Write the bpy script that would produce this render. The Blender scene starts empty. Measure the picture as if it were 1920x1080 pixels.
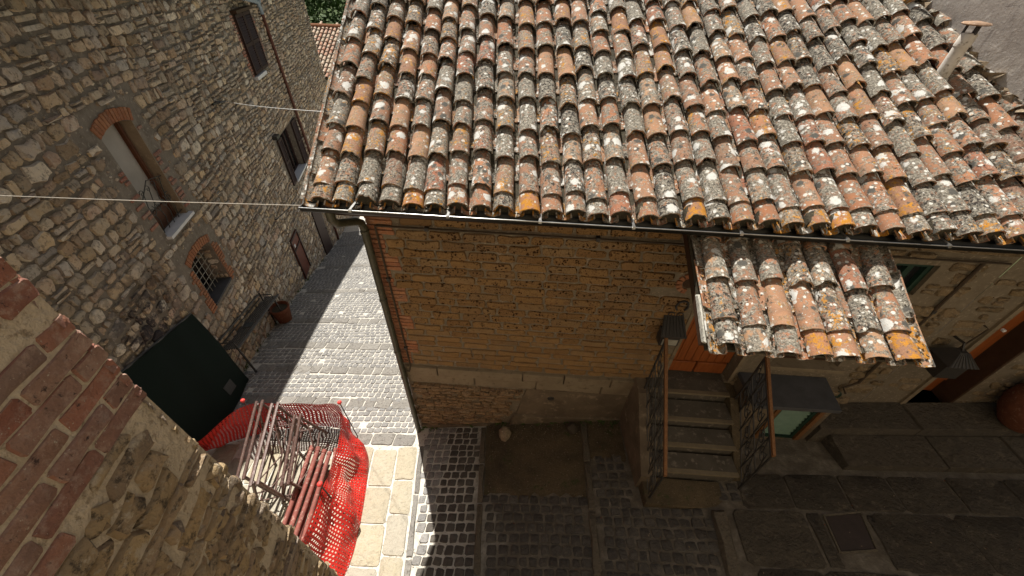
import bpy, math, random
import numpy as np
from mathutils import Matrix, Vector
SC = bpy.context.scene
COL = SC.collection
R_ = math.radians
# ------------------------------------------------------------------ camera
F_PX, CX, CY = 715.0, 960.0, 540.0
def nz(v):
    v = np.array(v, float); return v / np.linalg.norm(v)
_dn = nz([(935 - CX) / F_PX, (1360 - CY) / F_PX, 1])
_vy = nz([(1021 - CX) / F_PX, (-80 - CY) / F_PX, 1]); _vy = nz(_vy - _dn * _vy.dot(_dn))
_vx = np.cross(_dn, _vy)
if _vx[0] < 0: _vx = -_vx
CAMR = np.array([_vx, _vy, -_dn])
cam = bpy.data.cameras.new('camera'); cam_o = bpy.data.objects.new('camera', cam); COL.objects.link(cam_o)
cam.sensor_width = 36.0; cam.lens = F_PX / 1920 * 36.0
cam.clip_start = 0.05; cam.clip_end = 2000
_x = CAMR @ np.array([1, 0, 0]); _y = CAMR @ np.array([0, -1, 0]); _z = CAMR @ np.array([0, 0, -1])
cam_o.matrix_world = Matrix(((_x[0], _y[0], _z[0], 0), (_x[1], _y[1], _z[1], 0), (_x[2], _y[2], _z[2], 0), (0, 0, 0, 1)))
SC.camera = cam_o
# ------------------------------------------------------------------ sky, sun, exposure
SUN_AZ, SUN_EL = -24.0, 57.0
world = bpy.data.worlds.new('World'); SC.world = world; world.use_nodes = True
wn = world.node_tree; bg = wn.nodes['Background']
sky = wn.nodes.new('ShaderNodeTexSky'); sky.sky_type = 'NISHITA'; sky.sun_disc = False
sky.sun_elevation = R_(SUN_EL); sky.sun_rotation = R_(SUN_AZ)
hsv = wn.nodes.new('ShaderNodeHueSaturation'); hsv.inputs['Saturation'].default_value = 0.35
wn.links.new(sky.outputs['Color'], hsv.inputs['Color']); wn.links.new(hsv.outputs['Color'], bg.inputs['Color']); bg.inputs['Strength'].default_value = 0.05
sun = bpy.data.lights.new('sun', 'SUN'); sun.energy = 5.0; sun.angle = R_(0.5); sun.color = (1.0, 0.95, 0.87)
sun_o = bpy.data.objects.new('sun', sun); COL.objects.link(sun_o)
_sd = Vector((math.sin(R_(SUN_AZ)) * math.cos(R_(SUN_EL)), math.cos(R_(SUN_AZ)) * math.cos(R_(SUN_EL)), math.sin(R_(SUN_EL))))
sun_o.rotation_euler = _sd.to_track_quat('Z', 'Y').to_euler(); sun_o.location = _sd * 30
SC.view_settings.view_transform = 'Standard'; SC.view_settings.look = 'None'
SC.view_settings.exposure = 0.78; SC.view_settings.gamma = 1.0; SC.view_settings.use_curve_mapping = False
SC.cycles.max_bounces = 8; SC.cycles.diffuse_bounces = 5
# ------------------------------------------------------------------ node helpers
class NT:
    def __init__(s, name, rough=0.9, spec=0.25):
        s.m = bpy.data.materials.new(name); s.m.use_nodes = True; s.t = s.m.node_tree
        s.b = s.t.nodes['Principled BSDF']; s.b.inputs['Roughness'].default_value = rough
        s.b.inputs['Specular IOR Level'].default_value = spec
        s._pos = None; s._rnd = None
    def n(s, typ, ins=(), **props):
        d = s.t.nodes.new(typ)
        for k, v in props.items(): setattr(d, k, v)
        for k, v in (ins.items() if isinstance(ins, dict) else enumerate(ins)):
            if v is None: continue
            if isinstance(v, bpy.types.NodeSocket): s.t.links.new(v, d.inputs[k])
            else: d.inputs[k].default_value = v
        return d
    def pos(s):
        if s._pos is None: s._pos = s.n('ShaderNodeNewGeometry').outputs['Position']
        return s._pos
    def math(s, op, a, b=None, c=None, clamp=False):
        return s.n('ShaderNodeMath', [a, b, c], operation=op, use_clamp=clamp).outputs[0]
    def rnd(s):
        if s._rnd is None:
            o = s.n('ShaderNodeObjectInfo').outputs['Random']; i = s.n('ShaderNodeNewGeometry').outputs['Random Per Island']
            s._rnd = s.math('FRACT', s.math('ADD', o, i))
        return s._rnd
    def rnd2(s, k): return s.math('FRACT', s.math('MULTIPLY', s.rnd(), k))
    def vec(s, sx=1, sy=1, sz=1, off=True, rot=None):
        p = s.pos()
        if off:
            c = s.n('ShaderNodeCombineXYZ', [s.math('MULTIPLY', s.rnd(), 37.0), s.math('MULTIPLY', s.rnd(), 91.0), s.math('MULTIPLY', s.rnd(), 53.0)]).outputs[0]
            p = s.n('ShaderNodeVectorMath', [p, c], operation='ADD').outputs[0]
        if (sx, sy, sz) != (1, 1, 1) or rot:
            p = s.n('ShaderNodeMapping', {'Vector': p, 'Scale': (sx, sy, sz), 'Rotation': rot or (0, 0, 0)}).outputs[0]
        return p
    def noise(s, scale, detail=4, rough=0.55, v=None, dist=0.0):
        return s.n('ShaderNodeTexNoise', {'Vector': v if v is not None else s.pos(), 'Scale': scale, 'Detail': detail, 'Roughness': rough, 'Distortion': dist}).outputs['Fac']
    def vor(s, scale, v=None, rand=1.0, feature='F1'):
        d = s.n('ShaderNodeTexVoronoi', {'Vector': v if v is not None else s.pos(), 'Scale': scale, 'Randomness': rand}, feature=feature)
        return d.outputs['Distance'], d.outputs.get('Color')
    def ramp(s, f, stops, interp='LINEAR'):
        d = s.n('ShaderNodeValToRGB', [f]); r = d.color_ramp; r.interpolation = interp
        while len(r.elements) < len(stops): r.elements.new(0.5)
        for e, (p, c) in zip(r.elements, stops):
            e.position = p; e.color = (c, c, c, 1) if isinstance(c, (int, float)) else (*c, 1)
        return d.outputs['Color']
    def step(s, f, a, b):   # smooth 0..1 between a and b
        return s.n('ShaderNodeMapRange', [f, a, b, 0.0, 1.0], clamp=True, interpolation_type='SMOOTHSTEP').outputs[0]
    def mix(s, f, a, b, mode='MIX'):
        d = s.n('ShaderNodeMix', data_type='RGBA', blend_type=mode)
        for k, v in ((0, f), (6, a), (7, b)):
            if isinstance(v, bpy.types.NodeSocket): s.t.links.new(v, d.inputs[k])
            elif k == 0: d.inputs[0].default_value = v
            else: d.inputs[k].default_value = (*v, 1)
        return d.outputs[2]
    def col(s, c):
        if isinstance(c, bpy.types.NodeSocket): s.t.links.new(c, s.b.inputs['Base Color'])
        else: s.b.inputs['Base Color'].default_value = (*c, 1)
    def bump(s, h, strength=0.5, dist=0.01):
        b = s.n('ShaderNodeBump', {'Height': h, 'Strength': strength, 'Distance': dist}); s.t.links.new(b.outputs[0], s.b.inputs['Normal'])
# ------------------------------------------------------------------ materials
MT = {}
def m_tile(name, lichen=1.0, gold=1.0, edge=(3.0, 3.3)):
    t = NT(name, 0.92, 0.15); v = t.vec(); r = t.rnd()
    base = t.ramp(r, [(0.0, (.32, .13, .06)), (.2, (.40, .18, .09)), (.38, (.25, .13, .08)), (.55, (.37, .19, .105)), (.72, (.30, .11, .06)), (.88, (.42, .25, .14)), (1.0, (.18, .10, .07))])
    base = t.mix(t.ramp(t.noise(9, 5, .6, v), [(.35, 0.0), (.7, .55)]), base, (.17, .11, .085))
    base = t.mix(t.ramp(t.noise(6, 7, .7, v), [(.4, 0.0), (.7, .5)]), base, (.22, .15, .10))
    # grey crust with its own light and dark speckle, different on every tile
    crust = t.math('ADD', t.noise(15, 10, .80, v), t.math('MULTIPLY', t.math('SUBTRACT', t.rnd2(7.3), .36), .14 * lichen))
    spk = t.ramp(t.noise(52, 8, .76, v), [(.34, (.045, .040, .033)), (.44, (.105, .095, .078)), (.52, (.20, .182, .148)), (.59, (.31, .285, .235)), (.68, (.50, .475, .41))])
    base = t.mix(t.step(crust, .455, .525), base, spk)
    dk = t.math('ADD', t.noise(34, 7, .72, v), t.math('MULTIPLY', t.math('SUBTRACT', t.rnd2(3.7), .5), .16))
    base = t.mix(t.step(dk, .57, .64), base, (.030, .026, .023))
    base = t.mix(t.step(t.noise(60, 7, .72, v), .59, .67), base, (.50, .475, .41))
    # pale and dark lichen patches with ragged rims
    wob = t.math('MULTIPLY', t.math('SUBTRACT', t.noise(42, 6, .72, v), .5), .75)
    def patches(scale, r0, r1, keep, colr):
        nonlocal base
        d, c = t.vor(scale, v); cs = t.n('ShaderNodeSeparateColor', [c]).outputs
        rad = t.math('MULTIPLY_ADD', cs[0], r1 - r0, r0)
        on = t.math('GREATER_THAN', t.math('ADD', cs[1], t.math('MULTIPLY', t.math('SUBTRACT', t.rnd2(5.1), .5), .5)), keep)
        dd = t.math('SUBTRACT', t.math('ADD', d, wob), rad)
        f = t.math('MULTIPLY', t.math('SUBTRACT', 1.0, t.step(dd, -.06, .05)), on)
        base = t.mix(f, base, colr)
    patches(10.0, .10, .40, .60, t.mix(t.noise(70, 4, .7, v), (.035, .033, .03), (.12, .115, .10)))
    patches(8.5, .10, .48, .63, t.mix(t.noise(60, 5, .7, v), (.28, .28, .26), (.70, .69, .65)))
    patches(24.0, .10, .44, .66, t.mix(t.noise(90, 3, .7, v), (.36, .35, .31), (.66, .65, .60)))
    # orange lichen, mostly towards the damp lower edge of the main roof
    y = t.n('ShaderNodeSeparateXYZ', [t.pos()]).outputs[1]
    low = t.math('MULTIPLY', t.math('SUBTRACT', 1.0, t.step(y, *edge)), .075 * gold)
    g = t.math('ADD', t.math('ADD', t.noise(15, 10, .82, v), t.math('MULTIPLY', t.math('SUBTRACT', t.rnd2(11.7), .56), .19)), low)
    base = t.mix(t.step(g, .585, .65), base, t.mix(t.noise(60, 5, .7, v), (.22, .075, .012), (.55, .27, .04)))
    t.col(base)
    t.bump(t.math('ADD', t.noise(85, 5, .6, v), t.math('MULTIPLY', crust, .9)), .55, .006)
    MT[name] = t.m
m_tile('roof_tile_clay'); m_tile('porch_tile_clay', 1.2, .38, (2.15, 2.55))
def m_stone(name, stops, dark=.5, sc=1.0, stain=None, smear=None, pale=(.46, .42, .35), var=None):
    t = NT(name, .95, .12); v = t.vec()
    base = t.ramp(t.rnd(), stops)
    base = t.mix(t.ramp(t.noise(7 * sc, 6, .65, v), [(.3, 0.0), (.75, .8)]), base, t.ramp(t.rnd2(4.3), stops))
    base = t.mix(t.step(t.noise(13 * sc, 8, .75, v), .50, .64), base, t.mix(dark, base, (.06, .05, .042)))
    base = t.mix(t.math('MULTIPLY', t.step(t.noise(33 * sc, 5, .6, v), .56, .70), .5), base, pale)
    if var: base = t.mix(1.0, base, t.ramp(t.rnd2(13.7), [(0, var[0]), (1, var[1])]), 'MULTIPLY')
    if stain: base = stain(t, base)
    if smear: base = t.mix(t.step(t.noise(8, 8, .72), .555, .64), base, smear)
    t.col(base)
    t.bump(t.math('ADD', t.noise(26 * sc, 8, .72, v), t.math('MULTIPLY', t.noise(8 * sc, 5, .65, v), 2.2)), 1.0, .030 / sc)
    MT[name] = t.m
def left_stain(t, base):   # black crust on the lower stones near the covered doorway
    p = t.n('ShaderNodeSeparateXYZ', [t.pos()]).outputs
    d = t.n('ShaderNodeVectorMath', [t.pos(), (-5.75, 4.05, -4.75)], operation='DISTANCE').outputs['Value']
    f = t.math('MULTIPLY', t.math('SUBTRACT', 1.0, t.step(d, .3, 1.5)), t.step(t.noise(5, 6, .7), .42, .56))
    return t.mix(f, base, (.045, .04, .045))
m_stone('rubble_stone', [(0, (.47, .385, .29)), (.12, (.64, .57, .47)), (.24, (.60, .445, .27)), (.36, (.27, .195, .14)), (.48, (.50, .46, .42)), (.6, (.68, .57, .42)), (.72, (.36, .23, .165)), (.84, (.55, .41, .25)), (.92, (.40, .37, .34)), (1, (.62, .52, .41))], .66, 1.0, left_stain, None, (.56, .51, .43), (.62, 1.2))
m_stone('near_rubble', [(0, (.34, .26, .17)), (.2, (.50, .36, .19)), (.4, (.23, .17, .13)), (.55, (.54, .39, .20)), (.7, (.29, .25, .22)), (.85, (.43, .29, .15)), (1, (.35, .27, .21))], .85, 1.3, None, (.54, .45, .33))
m_stone('facade_stone', [(0, (.20, .145, .08)), (.3, (.26, .19, .115)), (.6, (.145, .105, .06)), (.8, (.30, .23, .15)), (1, (.19, .13, .072))], .6)
m_stone('base_stone', [(0, (.24, .15, .08)), (.3, (.30, .19, .10)), (.6, (.15, .095, .055)), (.8, (.27, .20, .13)), (1, (.20, .12, .07))], .75, 1.6)
m_stone('cobble', [(0, (.26, .255, .245)), (.3, (.205, .202, .197)), (.6, (.30, .29, .275)), (.8, (.175, .17, .165)), (1, (.27, .258, .238))], .35, 2.2, pale=(.52, .49, .43))
m_stone('shaded_cobble', [(0, (.105, .095, .083)), (.4, (.068, .062, .056)), (.7, (.135, .122, .105)), (1, (.085, .076, .066))], .45, 2.2, pale=(.16, .145, .12))  # shaded copy of the cobble stone, the court's shade put into its colour
m_stone('pale_slab', [(0, (.40, .36, .28)), (.3, (.46, .43, .35)), (.6, (.42, .36, .24)), (1, (.38, .35, .29))], .25, 1.4)
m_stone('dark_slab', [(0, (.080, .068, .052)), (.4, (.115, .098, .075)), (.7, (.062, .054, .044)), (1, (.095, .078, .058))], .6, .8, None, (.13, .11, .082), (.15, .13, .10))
m_stone('kerb_stone', [(0, (.20, .19, .175)), (.5, (.27, .255, .23)), (1, (.165, .155, .14))], .6, 1.6)
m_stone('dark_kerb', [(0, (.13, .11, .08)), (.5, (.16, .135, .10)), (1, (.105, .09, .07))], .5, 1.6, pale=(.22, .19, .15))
def m_brick(name, stops, pale=.35):
    t = NT(name, .93, .12); v = t.vec()
    base = t.ramp(t.rnd(), stops)
    base = t.mix(t.ramp(t.noise(14, 6, .65, v), [(.35, 0.0), (.75, .7)]), base, t.mix(.6, base, (.09, .05, .04)))
    base = t.mix(t.math('MULTIPLY', t.step(t.noise(22, 8, .75, v), .47, .66), pale), base, (.42, .31, .25))
    base = t.mix(t.step(t.noise(26, 6, .7, t.vec(1, 1, 1)), .60, .68), base, (.07, .045, .04))
    base = t.mix(t.step(t.noise(70, 4, .6, v), .66, .70), base, (.45, .39, .32))
    t.col(base); t.bump(t.math('ADD', t.noise(60, 7, .7, v), t.noise(15, 5, .65, v)), .9, .010); MT[name] = t.m
m_brick('near_brick', [(0, (.33, .14, .095)), (.3, (.38, .19, .13)), (.5, (.24, .12, .095)), (.7, (.36, .23, .17)), (.85, (.29, .115, .08)), (1, (.28, .19, .15))], .6)
m_brick('terracotta_brick', [(0, (.35, .145, .07)), (.4, (.30, .12, .06)), (.7, (.38, .18, .09)), (1, (.27, .13, .075))], .3)
def m_tufa():
    t = NT('tufa', .97, .08); v = t.vec(off=True)
    base = t.ramp(t.rnd(), [(0, (.235, .138, .060)), (.3, (.27, .165, .073)), (.6, (.195, .113, .050)), (.85, (.25, .168, .088)), (1, (.165, .10, .050))])
    base = t.mix(t.ramp(t.noise(10, 5, .6, v), [(.3, 0.0), (.8, .6)]), base, (.22, .13, .06))
    z = t.n('ShaderNodeSeparateXYZ', [t.pos()]).outputs[2]
    amt = t.step(z, -4.05, -3.65)     # the lower courses are a smoother stone with fewer holes
    d, c = t.vor(27, t.n('ShaderNodeVectorMath', [v, t.n('ShaderNodeVectorMath', [t.n('ShaderNodeTexNoise', {'Vector': v, 'Scale': 30.0, 'Detail': 3.0}).outputs['Color'], (.05, .05, .05)], operation='MULTIPLY').outputs[0]], operation='ADD').outputs[0])
    cs = t.n('ShaderNodeSeparateColor', [c]).outputs
    pit = t.math('MULTIPLY', t.math('SUBTRACT', 1.0, t.step(t.math('SUBTRACT', d, t.math('MULTIPLY', cs[0], .50)), -.05, .04)), t.math('GREATER_THAN', cs[1], .38))
    big = t.step(t.noise(19, 4, .6, v), .64, .68)
    fine = t.math('MULTIPLY', t.step(t.noise(75, 4, .65, v), .55, .64), .7)
    hole = t.math('MULTIPLY', t.math('MAXIMUM', t.math('MAXIMUM', pit, big), fine), t.math('MULTIPLY_ADD', amt, .8, .2))
    hole = t.math('MULTIPLY', hole, t.step(t.math('ADD', t.noise(6, 5, .7, v), t.math('MULTIPLY', t.math('SUBTRACT', t.rnd2(9.1), .5), .35)), .22, .46))
    base = t.mix(t.math('MULTIPLY', t.step(t.noise(1.3, 6, .7), .50, .68), .5), base, (.16, .115, .075))
    base = t.mix(t.math('MULTIPLY', t.step(t.noise(45, 6, .75, v), .50, .66), .5), base, (.14, .08, .04))
    t.col(t.mix(hole, base, (.045, .022, .010)))
    t.bump(t.math('SUBTRACT', t.math('MULTIPLY', t.noise(45, 6, .65, v), .7), hole), .9, .012); MT['tufa'] = t.m
m_tufa()
def m_plain(name, c, c2=None, scale=8, rough=.9, spec=.2, metal=0.0, bump=.3, dist=.008, hi=None, off=True, detail=6, aniso=(1, 1, 1)):
    t = NT(name, rough, spec); v = t.vec(*aniso, off=off)
    base = t.ramp(t.noise(scale, detail, .62, v), [(.3, c), (.7, c2 or tuple(x * .75 for x in c))])
    if hi: base = t.mix(t.step(t.noise(scale * 3.1, 6, .65, v), .54, .68), base, hi)
    t.col(base); t.b.inputs['Metallic'].default_value = metal
    if bump: t.bump(t.math('ADD', t.noise(scale * 5, 6, .6, v), t.noise(scale * 1.3, 4, .6, v)), bump, dist)
    MT[name] = t.m; return t
m_plain('left_mortar', (.22, .19, .155), (.135, .115, .092), 5, bump=.9, dist=.02, hi=(.30, .265, .22))
m_plain('near_mortar', (.62, .52, .385), (.45, .37, .265), 9, bump=1.0, dist=.02, hi=(.30, .235, .16), detail=9)
m_plain('facade_mortar', (.185, .152, .11), (.135, .11, .077), 9, bump=.6, hi=(.28, .225, .165))
def m_street():
    t = NT('street_mortar', .95, .12); p = t.n('ShaderNodeSeparateXYZ', [t.pos()]).outputs
    base = t.ramp(t.noise(7, 6, .65), [(.3, (.56, .53, .47)), (.7, (.43, .405, .355))])
    base = t.mix(t.step(t.noise(19, 6, .7), .52, .66), base, (.25, .23, .20))
    court_shade = t.math('MULTIPLY', t.step(t.math('ADD', p[0], t.math('MULTIPLY', t.math('SUBTRACT', t.noise(2.2, 5, .65), .5), 1.2)), -.95, -.1), t.math('SUBTRACT', 1.0, t.step(p[1], 3.5, 3.9)))  # joints darkened across the court: its shade is put into the colour
    base = t.mix(court_shade, base, t.ramp(t.noise(6, 7, .7), [(.35, (.095, .08, .062)), (.52, (.14, .12, .094)), (.68, (.21, .183, .147))]))
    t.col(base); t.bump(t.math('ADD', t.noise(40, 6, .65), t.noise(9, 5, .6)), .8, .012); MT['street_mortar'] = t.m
m_street()
m_plain('plaster_patch', (.17, .13, .088), (.085, .066, .046), 2.6, bump=.5, hi=(.22, .17, .118))
m_plain('moulding_stone', (.225, .18, .122), (.165, .128, .084), 4, bump=.5, hi=(.13, .10, .066))
def m_conc():
    t = NT('concrete', .95, .12)
    base = t.ramp(t.noise(2.2, 8, .7), [(.3, (.14, .105, .062)), (.5, (.10, .076, .047)), (.7, (.058, .046, .031))])
    base = t.mix(t.step(t.noise(38, 6, .7), .60, .66), base, (.22, .18, .125)); base = t.mix(t.step(t.noise(60, 4, .6), .63, .68), base, (.03, .025, .018))
    base = t.mix(t.step(t.noise(4.5, 8, .75), .56, .64), base, (.062, .066, .03))
    t.col(base); t.bump(t.math('ADD', t.noise(45, 7, .7), t.noise(7, 6, .65)), 1.0, .02); MT['concrete'] = t.m
m_conc()
m_plain('step_stone', (.105, .092, .074), (.07, .06, .048), 4, bump=.3, hi=(.18, .155, .125))
m_plain('nosing', (.20, .165, .11), (.14, .115, .08), 8, bump=.3)
def m_plaster():
    t = NT('grey_plaster', .95, .1)
    base = t.ramp(t.noise(1.6, 8, .7), [(.3, (.54, .50, .465)), (.5, (.43, .395, .365)), (.7, (.33, .30, .275))])
    base = t.mix(t.step(t.noise(5, 8, .75), .54, .62), base, (.58, .545, .505))
    base = t.mix(t.math('MULTIPLY', t.step(t.noise(14, 8, .8, t.vec(1, 1, .25, off=False)), .53, .66), .6), base, (.20, .18, .165))
    d, c = t.vor(2.3, t.n('ShaderNodeVectorMath', [t.pos(), t.n('ShaderNodeVectorMath', [t.n('ShaderNodeTexNoise', {'Vector': t.pos(), 'Scale': 4.0, 'Detail': 5.0}).outputs['Color'], (.35, .35, .35)], operation='MULTIPLY').outputs[0]], operation='ADD').outputs[0], 1.0, 'DISTANCE_TO_EDGE')
    crack = t.math('MULTIPLY', t.math('SUBTRACT', 1.0, t.step(d, .002, .008)), t.step(t.noise(1.1, 3, .5), .5, .58)); base = t.mix(t.math('MULTIPLY', crack, .8), base, (.07, .06, .055))
    t.col(base); t.bump(t.math('SUBTRACT', t.math('ADD', t.math('MULTIPLY', t.noise(30, 8, .75), .6), t.noise(6, 6, .7)), crack), .9, .022); MT['grey_plaster'] = t.m
m_plaster()
m_plain('roof_moss', (.04, .035, .025), (.075, .062, .042), 22, bump=.8, hi=(.12, .11, .06), off=False)
m_plain('pale_mortar', (.55, .53, .47), (.34, .33, .28), 14, bump=.6, hi=(.14, .13, .11))
m_plain('gutter_metal', (.018, .018, .015), (.012, .012, .010), 10, rough=.38, spec=.6, metal=.6, bump=.1)
m_plain('gutter_rim', (.42, .42, .41), (.28, .28, .27), 10, rough=.32, spec=.6, metal=.9, bump=.1)  # far paler than the gutter: the rim's highlight is put into the colour
m_plain('downpipe_metal', (.035, .034, .022), (.055, .05, .03), 14, rough=.5, spec=.5, bump=.2, hi=(.10, .095, .05))
m_plain('dark_iron', (.022, .021, .02), (.035, .03, .026), 20, rough=.55, spec=.45, bump=.3)
m_plain('conduit', (.07, .05, .033), (.045, .033, .023), 16, rough=.7, bump=.2)
m_plain('rust_pipe', (.12, .045, .03), (.085, .032, .022), 12, rough=.6, spec=.3, bump=.2)
m_plain('blue_grey_pipe', (.21, .26, .31), (.16, .20, .24), 9, rough=.5, spec=.4, bump=.1)
m_plain('shutter_wood', (.040, .020, .018), (.028, .015, .014), 10, rough=.65, bump=.2)
m_plain('frame_brown', (.10, .038, .018), (.07, .027, .014), 10, rough=.6, bump=.2)
m_plain('door_wood', (.30, .088, .022), (.20, .055, .015), 6, rough=.5, spec=.35, bump=.3, dist=.003, aniso=(5, 5, .5))
m_plain('rail_wood', (.19, .085, .03), (.11, .048, .018), 7, rough=.6, spec=.25, bump=.3, dist=.003, aniso=(5, 1, 5), hi=(.24, .14, .07))
m_plain('dark_wood', (.060, .032, .018), (.042, .022, .013), 7, rough=.6, bump=.3, dist=.004)
m_plain('blind', (.36, .335, .30), (.30, .28, .25), 3, rough=.8, bump=.1)
m_plain('reveal_plaster', (.27, .205, .14), (.19, .145, .10), 4, bump=.5, hi=(.30, .235, .16))
m_plain('marble', (.62, .62, .62), (.52, .53, .55), 5, rough=.5, bump=.1)
m_plain('slate', (.075, .075, .08), (.055, .055, .058), 6, bump=.3)
m_plain('bar_grey', (.35, .34, .29), (.27, .26, .22), 14, rough=.6, bump=.1)
m_plain('hatch_red', (.14, .045, .030), (.10, .034, .024), 6, rough=.6, bump=.2)
m_plain('shade_net', (.006, .012, .010), (.010, .017, .014), 60, rough=.9, spec=.1, bump=.3)
m_plain('label_grey', (.055, .06, .06), (.045, .05, .05), 8, rough=.7, bump=0)
m_plain('bench_metal', (.055, .052, .048), (.035, .033, .03), 12, rough=.5, spec=.5, metal=.2, bump=.2)
m_plain('terracotta_pot', (.17, .062, .032), (.11, .04, .023), 8, bump=.4, hi=(.21, .11, .07))
m_plain('rust_tube', (.27, .08, .06), (.15, .06, .05), 7, rough=.7, bump=.5, hi=(.36, .21, .17))
m_plain('rust_frame', (.13, .072, .055), (.08, .046, .038), 12, rough=.55, spec=.5, bump=.4, hi=(.28, .20, .18))
m_plain('orange_net', (.56, .026, .018), (.42, .020, .014), 12, rough=.55, spec=.3, bump=0)
m_plain('cap_red', (.72, .07, .06), (.62, .06, .05), 12, rough=.5, bump=0)
m_plain('washing_cord', (.50, .46, .40), (.40, .37, .32), 30, rough=.8, bump=0)
m_plain('white_cord', (.70, .70, .68), (.6, .6, .58), 30, rough=.8, bump=0)
m_plain('flue_white', (.60, .57, .52), (.46, .43, .38), 7, bump=.3, hi=(.22, .19, .15))
m_plain('flue_cap_rust', (.34, .22, .14), (.20, .13, .09), 20, bump=.4, hi=(.42, .36, .30))
m_plain('green_paint', (.010, .036, .024), (.008, .026, .018), 10, rough=.5, spec=.4, bump=.1)
m_plain('green_slat', (.11, .19, .14), (.08, .15, .11), 10, rough=.35, spec=.5, bump=.1)
m_plain('drain_iron', (.055, .040, .034), (.040, .030, .026), 12, rough=.6, spec=.4, bump=.4)
m_plain('rock', (.26, .20, .13), (.17, .13, .09), 9, bump=.8, dist=.02, hi=(.36, .30, .21))
m_plain('dark_rock', (.075, .058, .042), (.05, .04, .03), 9, bump=.8, dist=.02)
m_plain('wall_render', (.40, .35, .28), (.33, .29, .23), 2, bump=.4)
m_plain('soil_green', (.05, .075, .025), (.07, .085, .035), .25, bump=0, off=False)
def m_glass(name, c):
    t = NT(name, .08, .5); t.col(c); MT[name] = t.m
m_glass('dark_glass', (.012, .013, .014))
def m_leaf():
    t = NT('forest_leaf', .75, .2)
    t.col(t.mix(t.noise(.09, 3, .6), t.ramp(t.rnd(), [(0, (.05, .09, .02)), (.5, (.085, .14, .032)), (1, (.12, .18, .045))]), t.ramp(t.rnd(), [(0, (.018, .036, .012)), (1, (.05, .08, .022))])))
    MT['forest_leaf'] = t.m
m_leaf()
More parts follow.
